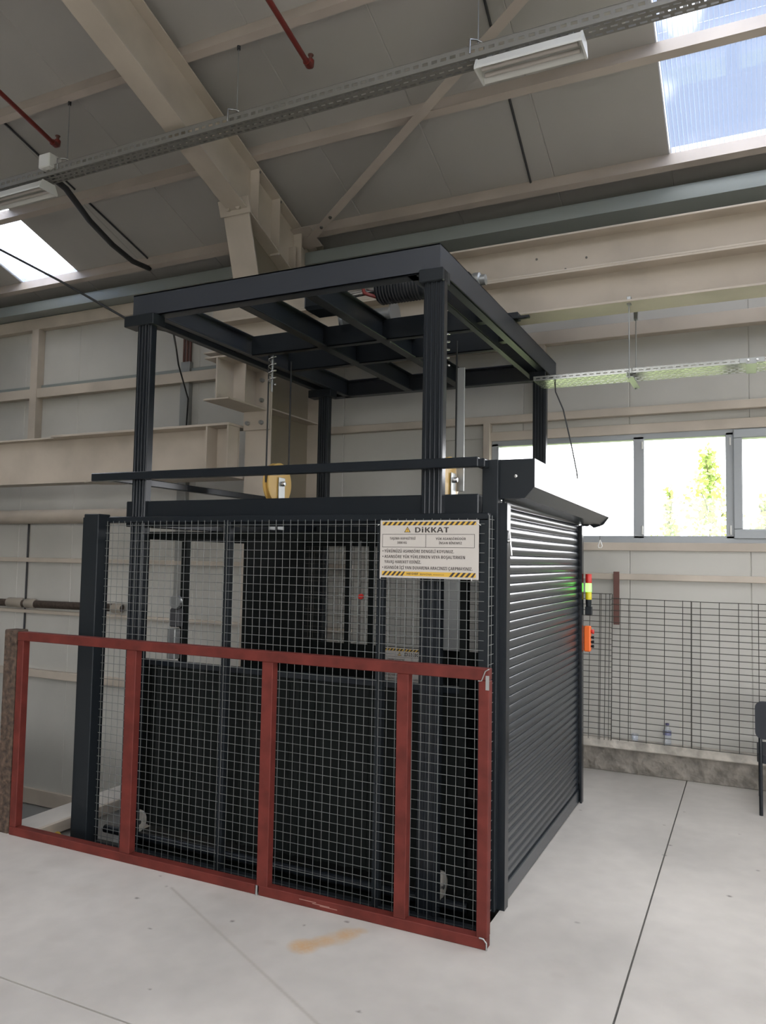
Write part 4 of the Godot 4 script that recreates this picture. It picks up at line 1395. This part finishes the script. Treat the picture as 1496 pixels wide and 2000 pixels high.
func build_trays() -> void:
	var b: MB
	# right-hand tray under the crane girder
	var t := thing("cable_tray", "galvanised perforated cable tray hanging at right above the windows", "cable tray", Vector3(1.5, 2.83, -2.08))
	tray(t, -0.335, 4.5, 2.842, -2.26, -2.0, 0.03, 6, 0.045, M.tray)
	b = MB.new()
	b.mm(Vector3(0.985, 2.835, -2.265), Vector3(1.045, 2.843, -1.995), 0.001)
	b.mm(Vector3(0.95, 2.842, -1.998), Vector3(1.09, 2.872, -1.994), 0.001)
	part("joint_plate", b, M.galv, t)
	for x in [1.0, 1.05]:
		b = MB.new()
		b.lathe([Vector2(0, 0.008), Vector2(0.007, 0.007), Vector2(0.008, 0)], Vector3(x, 2.857, -1.994), Vector3.BACK, 8)
		part("bolt", b, M.steel, t)
	b = MB.new()
	b.prism(PackedVector2Array([Vector2(0, 0), Vector2(0.04, 0), Vector2(0.04, 0.004), Vector2(0.004, 0.004), Vector2(0.004, 0.04), Vector2(0, 0.04)]), Vector3(0.29, 2.80, -2.29), Vector3.RIGHT, Vector3.UP, Vector3(0, 0, 0.36))
	solo("tray_support", b, M.galv, "short angle steel support under the right cable tray", "bracket")
	for s in [[0.305, -1.945, "near"], [0.305, -2.275, "far"]]:
		var q := thing("hanger_rod", "thin threaded rod on the %s side of the right cable tray" % s[2], "rod", Vector3(s[0], 2.79, s[1]), "right tray hanger rods")
		b = MB.new()
		b.tube([Vector3(s[0], 2.79, s[1]), Vector3(s[0], 3.30, s[1])], 0.004, 6)
		part("rod", b, M.galv, q)
		b = MB.new()
		b.mm(Vector3(s[0] - 0.013, 3.275, s[1] - 0.02), Vector3(s[0] + 0.013, 3.33, s[1] + 0.012), 0.002)
		part("beam_clamp", b, M.galv, q)
		b = MB.new()
		b.lathe([Vector2(0, 0), Vector2(0.008, 0), Vector2(0.008, 0.008), Vector2(0, 0.008)], Vector3(s[0], 2.792, s[1]), Vector3.UP, 6)
		part("nut", b, M.steel, q)
	# the long upper tray
	var u := thing("upper_cable_tray", "long grey perforated cable tray slung under the roof across the picture", "cable tray", Vector3(-2, 4.57, -1.07))
	tray(u, -6.5, 3.0, 4.575, -1.13, -1.01, 0.075, 3, 0.06, M.tray_grey)
	for x in [-3.83, -2.2, -0.44]:
		var q := thing("tray_rod", {-3.83: "thin hanger rod of the upper tray beside the grey junction box", -2.2: "thin hanger rod of the upper tray right of the rafter", -0.44: "thin hanger rod of the upper tray above the light fitting"}[x], "rod", Vector3(x, 4.65, -1.07), "upper tray hanger rods")
		b = MB.new()
		b.tube([Vector3(x, 4.65, -1.07), Vector3(x, 5.17, -1.07)], 0.004, 6)
		part("rod", b, M.galv, q)
		b = MB.new()
		b.tube([Vector3(x - 0.03, 4.60, -1.005), Vector3(x - 0.03, 4.69, -1.005), Vector3(x, 4.705, -1.05), Vector3(x + 0.03, 4.69, -1.07), Vector3(x + 0.04, 4.65, -1.07)], 0.006, 5)
		part("hook", b, M.steel, q)
		b = MB.new()
		b.lathe([Vector2(0, 0), Vector2(0.013, 0), Vector2(0.013, 0.03), Vector2(0, 0.03)], Vector3(x, 5.15, -1.07), Vector3.UP, 8)
		part("top_fixing", b, M.hose, q)
	# fluorescent fittings, switched off
	for s in [[-0.42, 0.18, "unlit fluorescent light fitting with two tubes hanging at upper right"], [-5.0, -4.02, "unlit fluorescent light fitting at the far left above the skylight"]]:
		var x0: float = s[0]
		var x1: float = s[1]
		var f := thing("light_fitting", s[2], "light fitting", Vector3((x0 + x1) / 2, 4.44, -1.0), "fluorescent light fittings")
		b = MB.new()
		b.prism(PackedVector2Array([Vector2(-0.085, 0.0), Vector2(-0.08, 0.0), Vector2(-0.05, 0.06), Vector2(0.05, 0.06), Vector2(0.08, 0.0), Vector2(0.085, 0.0), Vector2(0.085, 0.012), Vector2(0.055, 0.07), Vector2(-0.055, 0.07), Vector2(-0.085, 0.012)]), Vector3(x0, 4.478, -1.06), Vector3.BACK, Vector3.UP, Vector3(x1 - x0, 0, 0), 0.99)
		part("reflector", b, M.white_plastic, f)
		for e in [x0 - 0.012, x1]:
			b = MB.new()
			b.prism(PackedVector2Array([Vector2(-0.088, -0.004), Vector2(0.088, -0.004), Vector2(0.088, 0.015), Vector2(0.058, 0.074), Vector2(-0.058, 0.074), Vector2(-0.088, 0.015)]), Vector3(e, 4.478, -1.06), Vector3.BACK, Vector3.UP, Vector3(0.012, 0, 0), 0.99)
			part("end_cap", b, M.white_plastic, f)
		for z in [-1.092, -1.028]:
			b = MB.new()
			b.tube([Vector3(x0 + 0.02, 4.498, z), Vector3(x1 - 0.02, 4.498, z)], 0.013, 12)
			part("tube", b, M.paper, f)
		b = MB.new()
		for x in [x0 + 0.06, x1 - 0.06]:
			b.mm(Vector3(x - 0.015, 4.545, -1.09), Vector3(x + 0.015, 4.578, -1.03), 0.003)
		part("clip", b, M.galv, f)
	b = MB.new()
	b.mm(Vector3(-4.02, 4.62, -1.08), Vector3(-3.90, 4.73, -0.96), 0.006)
	solo("junction_box", b, M.white_plastic, "pale grey junction box on the upper tray below the sprinkler elbow", "box")
	# sprinkler branches
	for s in [[-1.64, 4.9, -1.11, 0.062, "red sprinkler pipe ending in an elbow near the picture's top centre"], [-4.04, 4.9, -1.142, 0.31, "red sprinkler pipe ending in an elbow at the upper left"]]:
		var q := thing("sprinkler_pipe", s[4], "pipe", Vector3(s[0], s[1], s[2]), "red sprinkler pipes")
		var e := Vector3(s[0], s[1], s[2])
		var dr := Vector3(0.155, 0.0, 1.0).normalized() if s[0] > -3.0 else Vector3(0.31, 0.0, 1.0).normalized()
		b = MB.new()
		b.tube([e + dr * 0.03, e + dr * 6.0], 0.018, 12)
		part("pipe", b, M.sprinkler, q)
		b = MB.new()
		b.tube([e + dr * 0.06, e + dr * 0.015, e + Vector3(0, 0.012, 0) - dr * 0.008, e + Vector3(0, 0.05, 0) - dr * 0.012], 0.025, 10)
		part("elbow", b, M.sprinkler, q)
		b = MB.new()
		b.lathe([Vector2(0.012, 0), Vector2(0.012, 0.03), Vector2(0.02, 0.035), Vector2(0.02, 0.04), Vector2(0, 0.042)], e + Vector3(0, 0.05, 0) - dr * 0.012, Vector3.UP, 10)
		part("sprinkler_head", b, M.brown, q)

func build_cables() -> void:
	var b := MB.new()
	b.tube([Vector3(-4.02, 4.62, -1.05), Vector3(-4.15, 4.66, -1.35), Vector3(-4.3, 4.58, -1.75), Vector3(-4.42, 4.53, -2.15), Vector3(-4.5, 4.51, -2.5), Vector3(-4.56, 4.55, -2.8)], 0.026, 10)
	solo("flexible_hose", b, M.hose, "thick dark flexible hose sagging from the upper tray to the eaves", "hose")
	b = MB.new()
	b.tube([Vector3(-4.25, 4.0, -0.52), Vector3(-3.94, 3.82, -0.6), Vector3(-3.296, 3.487, -0.6), Vector3(-2.649, 3.138, -0.55), Vector3(-2.36, 3.02, -0.5)], 0.008, 8)
	solo("supply_cable", b, M.cable, "thin black cable running from the far left down to the lift frame corner", "cable", "")
	b = MB.new()
	b.tube([Vector3(-2.30, 3.0, -0.45), Vector3(-2.9, 3.28, -1.3), Vector3(-3.78, 3.52, -2.35), Vector3(-3.98, 3.45, -2.62), Vector3(-4.15, 3.2, -2.98), Vector3(-4.2, 2.8, -3.02)], 0.008, 8)
	solo("supply_cable", b, M.cable, "black cable bending down beside the galvanised wall trunking", "cable")
	b = MB.new()
	b.tube([Vector3(-0.21, 2.845, -2.1), Vector3(-0.205, 2.779, -2.1), Vector3(-0.152, 2.65, -2.1), Vector3(-0.099, 2.418, -2.1), Vector3(-0.06, 2.22, -2.1), Vector3(-0.054, 2.171, -2.1)], 0.005, 6)
	solo("loose_cable", b, M.hose, "loose thin cable end dangling from the right tray in front of the window", "cable")
	# roof conduits fixed along the panels
	for s in [[-4.70, -4.58, "thin dark conduit on the roof panels left of the rafter"], [-0.47, -0.575, "thin dark conduit on the roof panels behind the light fitting"]]:
		b = MB.new()
		for r in [[-2.85, -1.97], [-1.88, -1.10], [-0.98, 0.2]]:
			var p0 := Vector3(lerpf(s[1], s[0], (r[0] + 2.85) / 2.0), RD - 0.012 + RS * r[0], r[0])
			var p1 := Vector3(lerpf(s[1], s[0], (r[1] + 2.85) / 2.0), RD - 0.012 + RS * r[1], r[1])
			b.tube([p0, p1], 0.009, 6)
		solo("roof_conduit", b, M.hose, s[2], "conduit", "roof conduits")
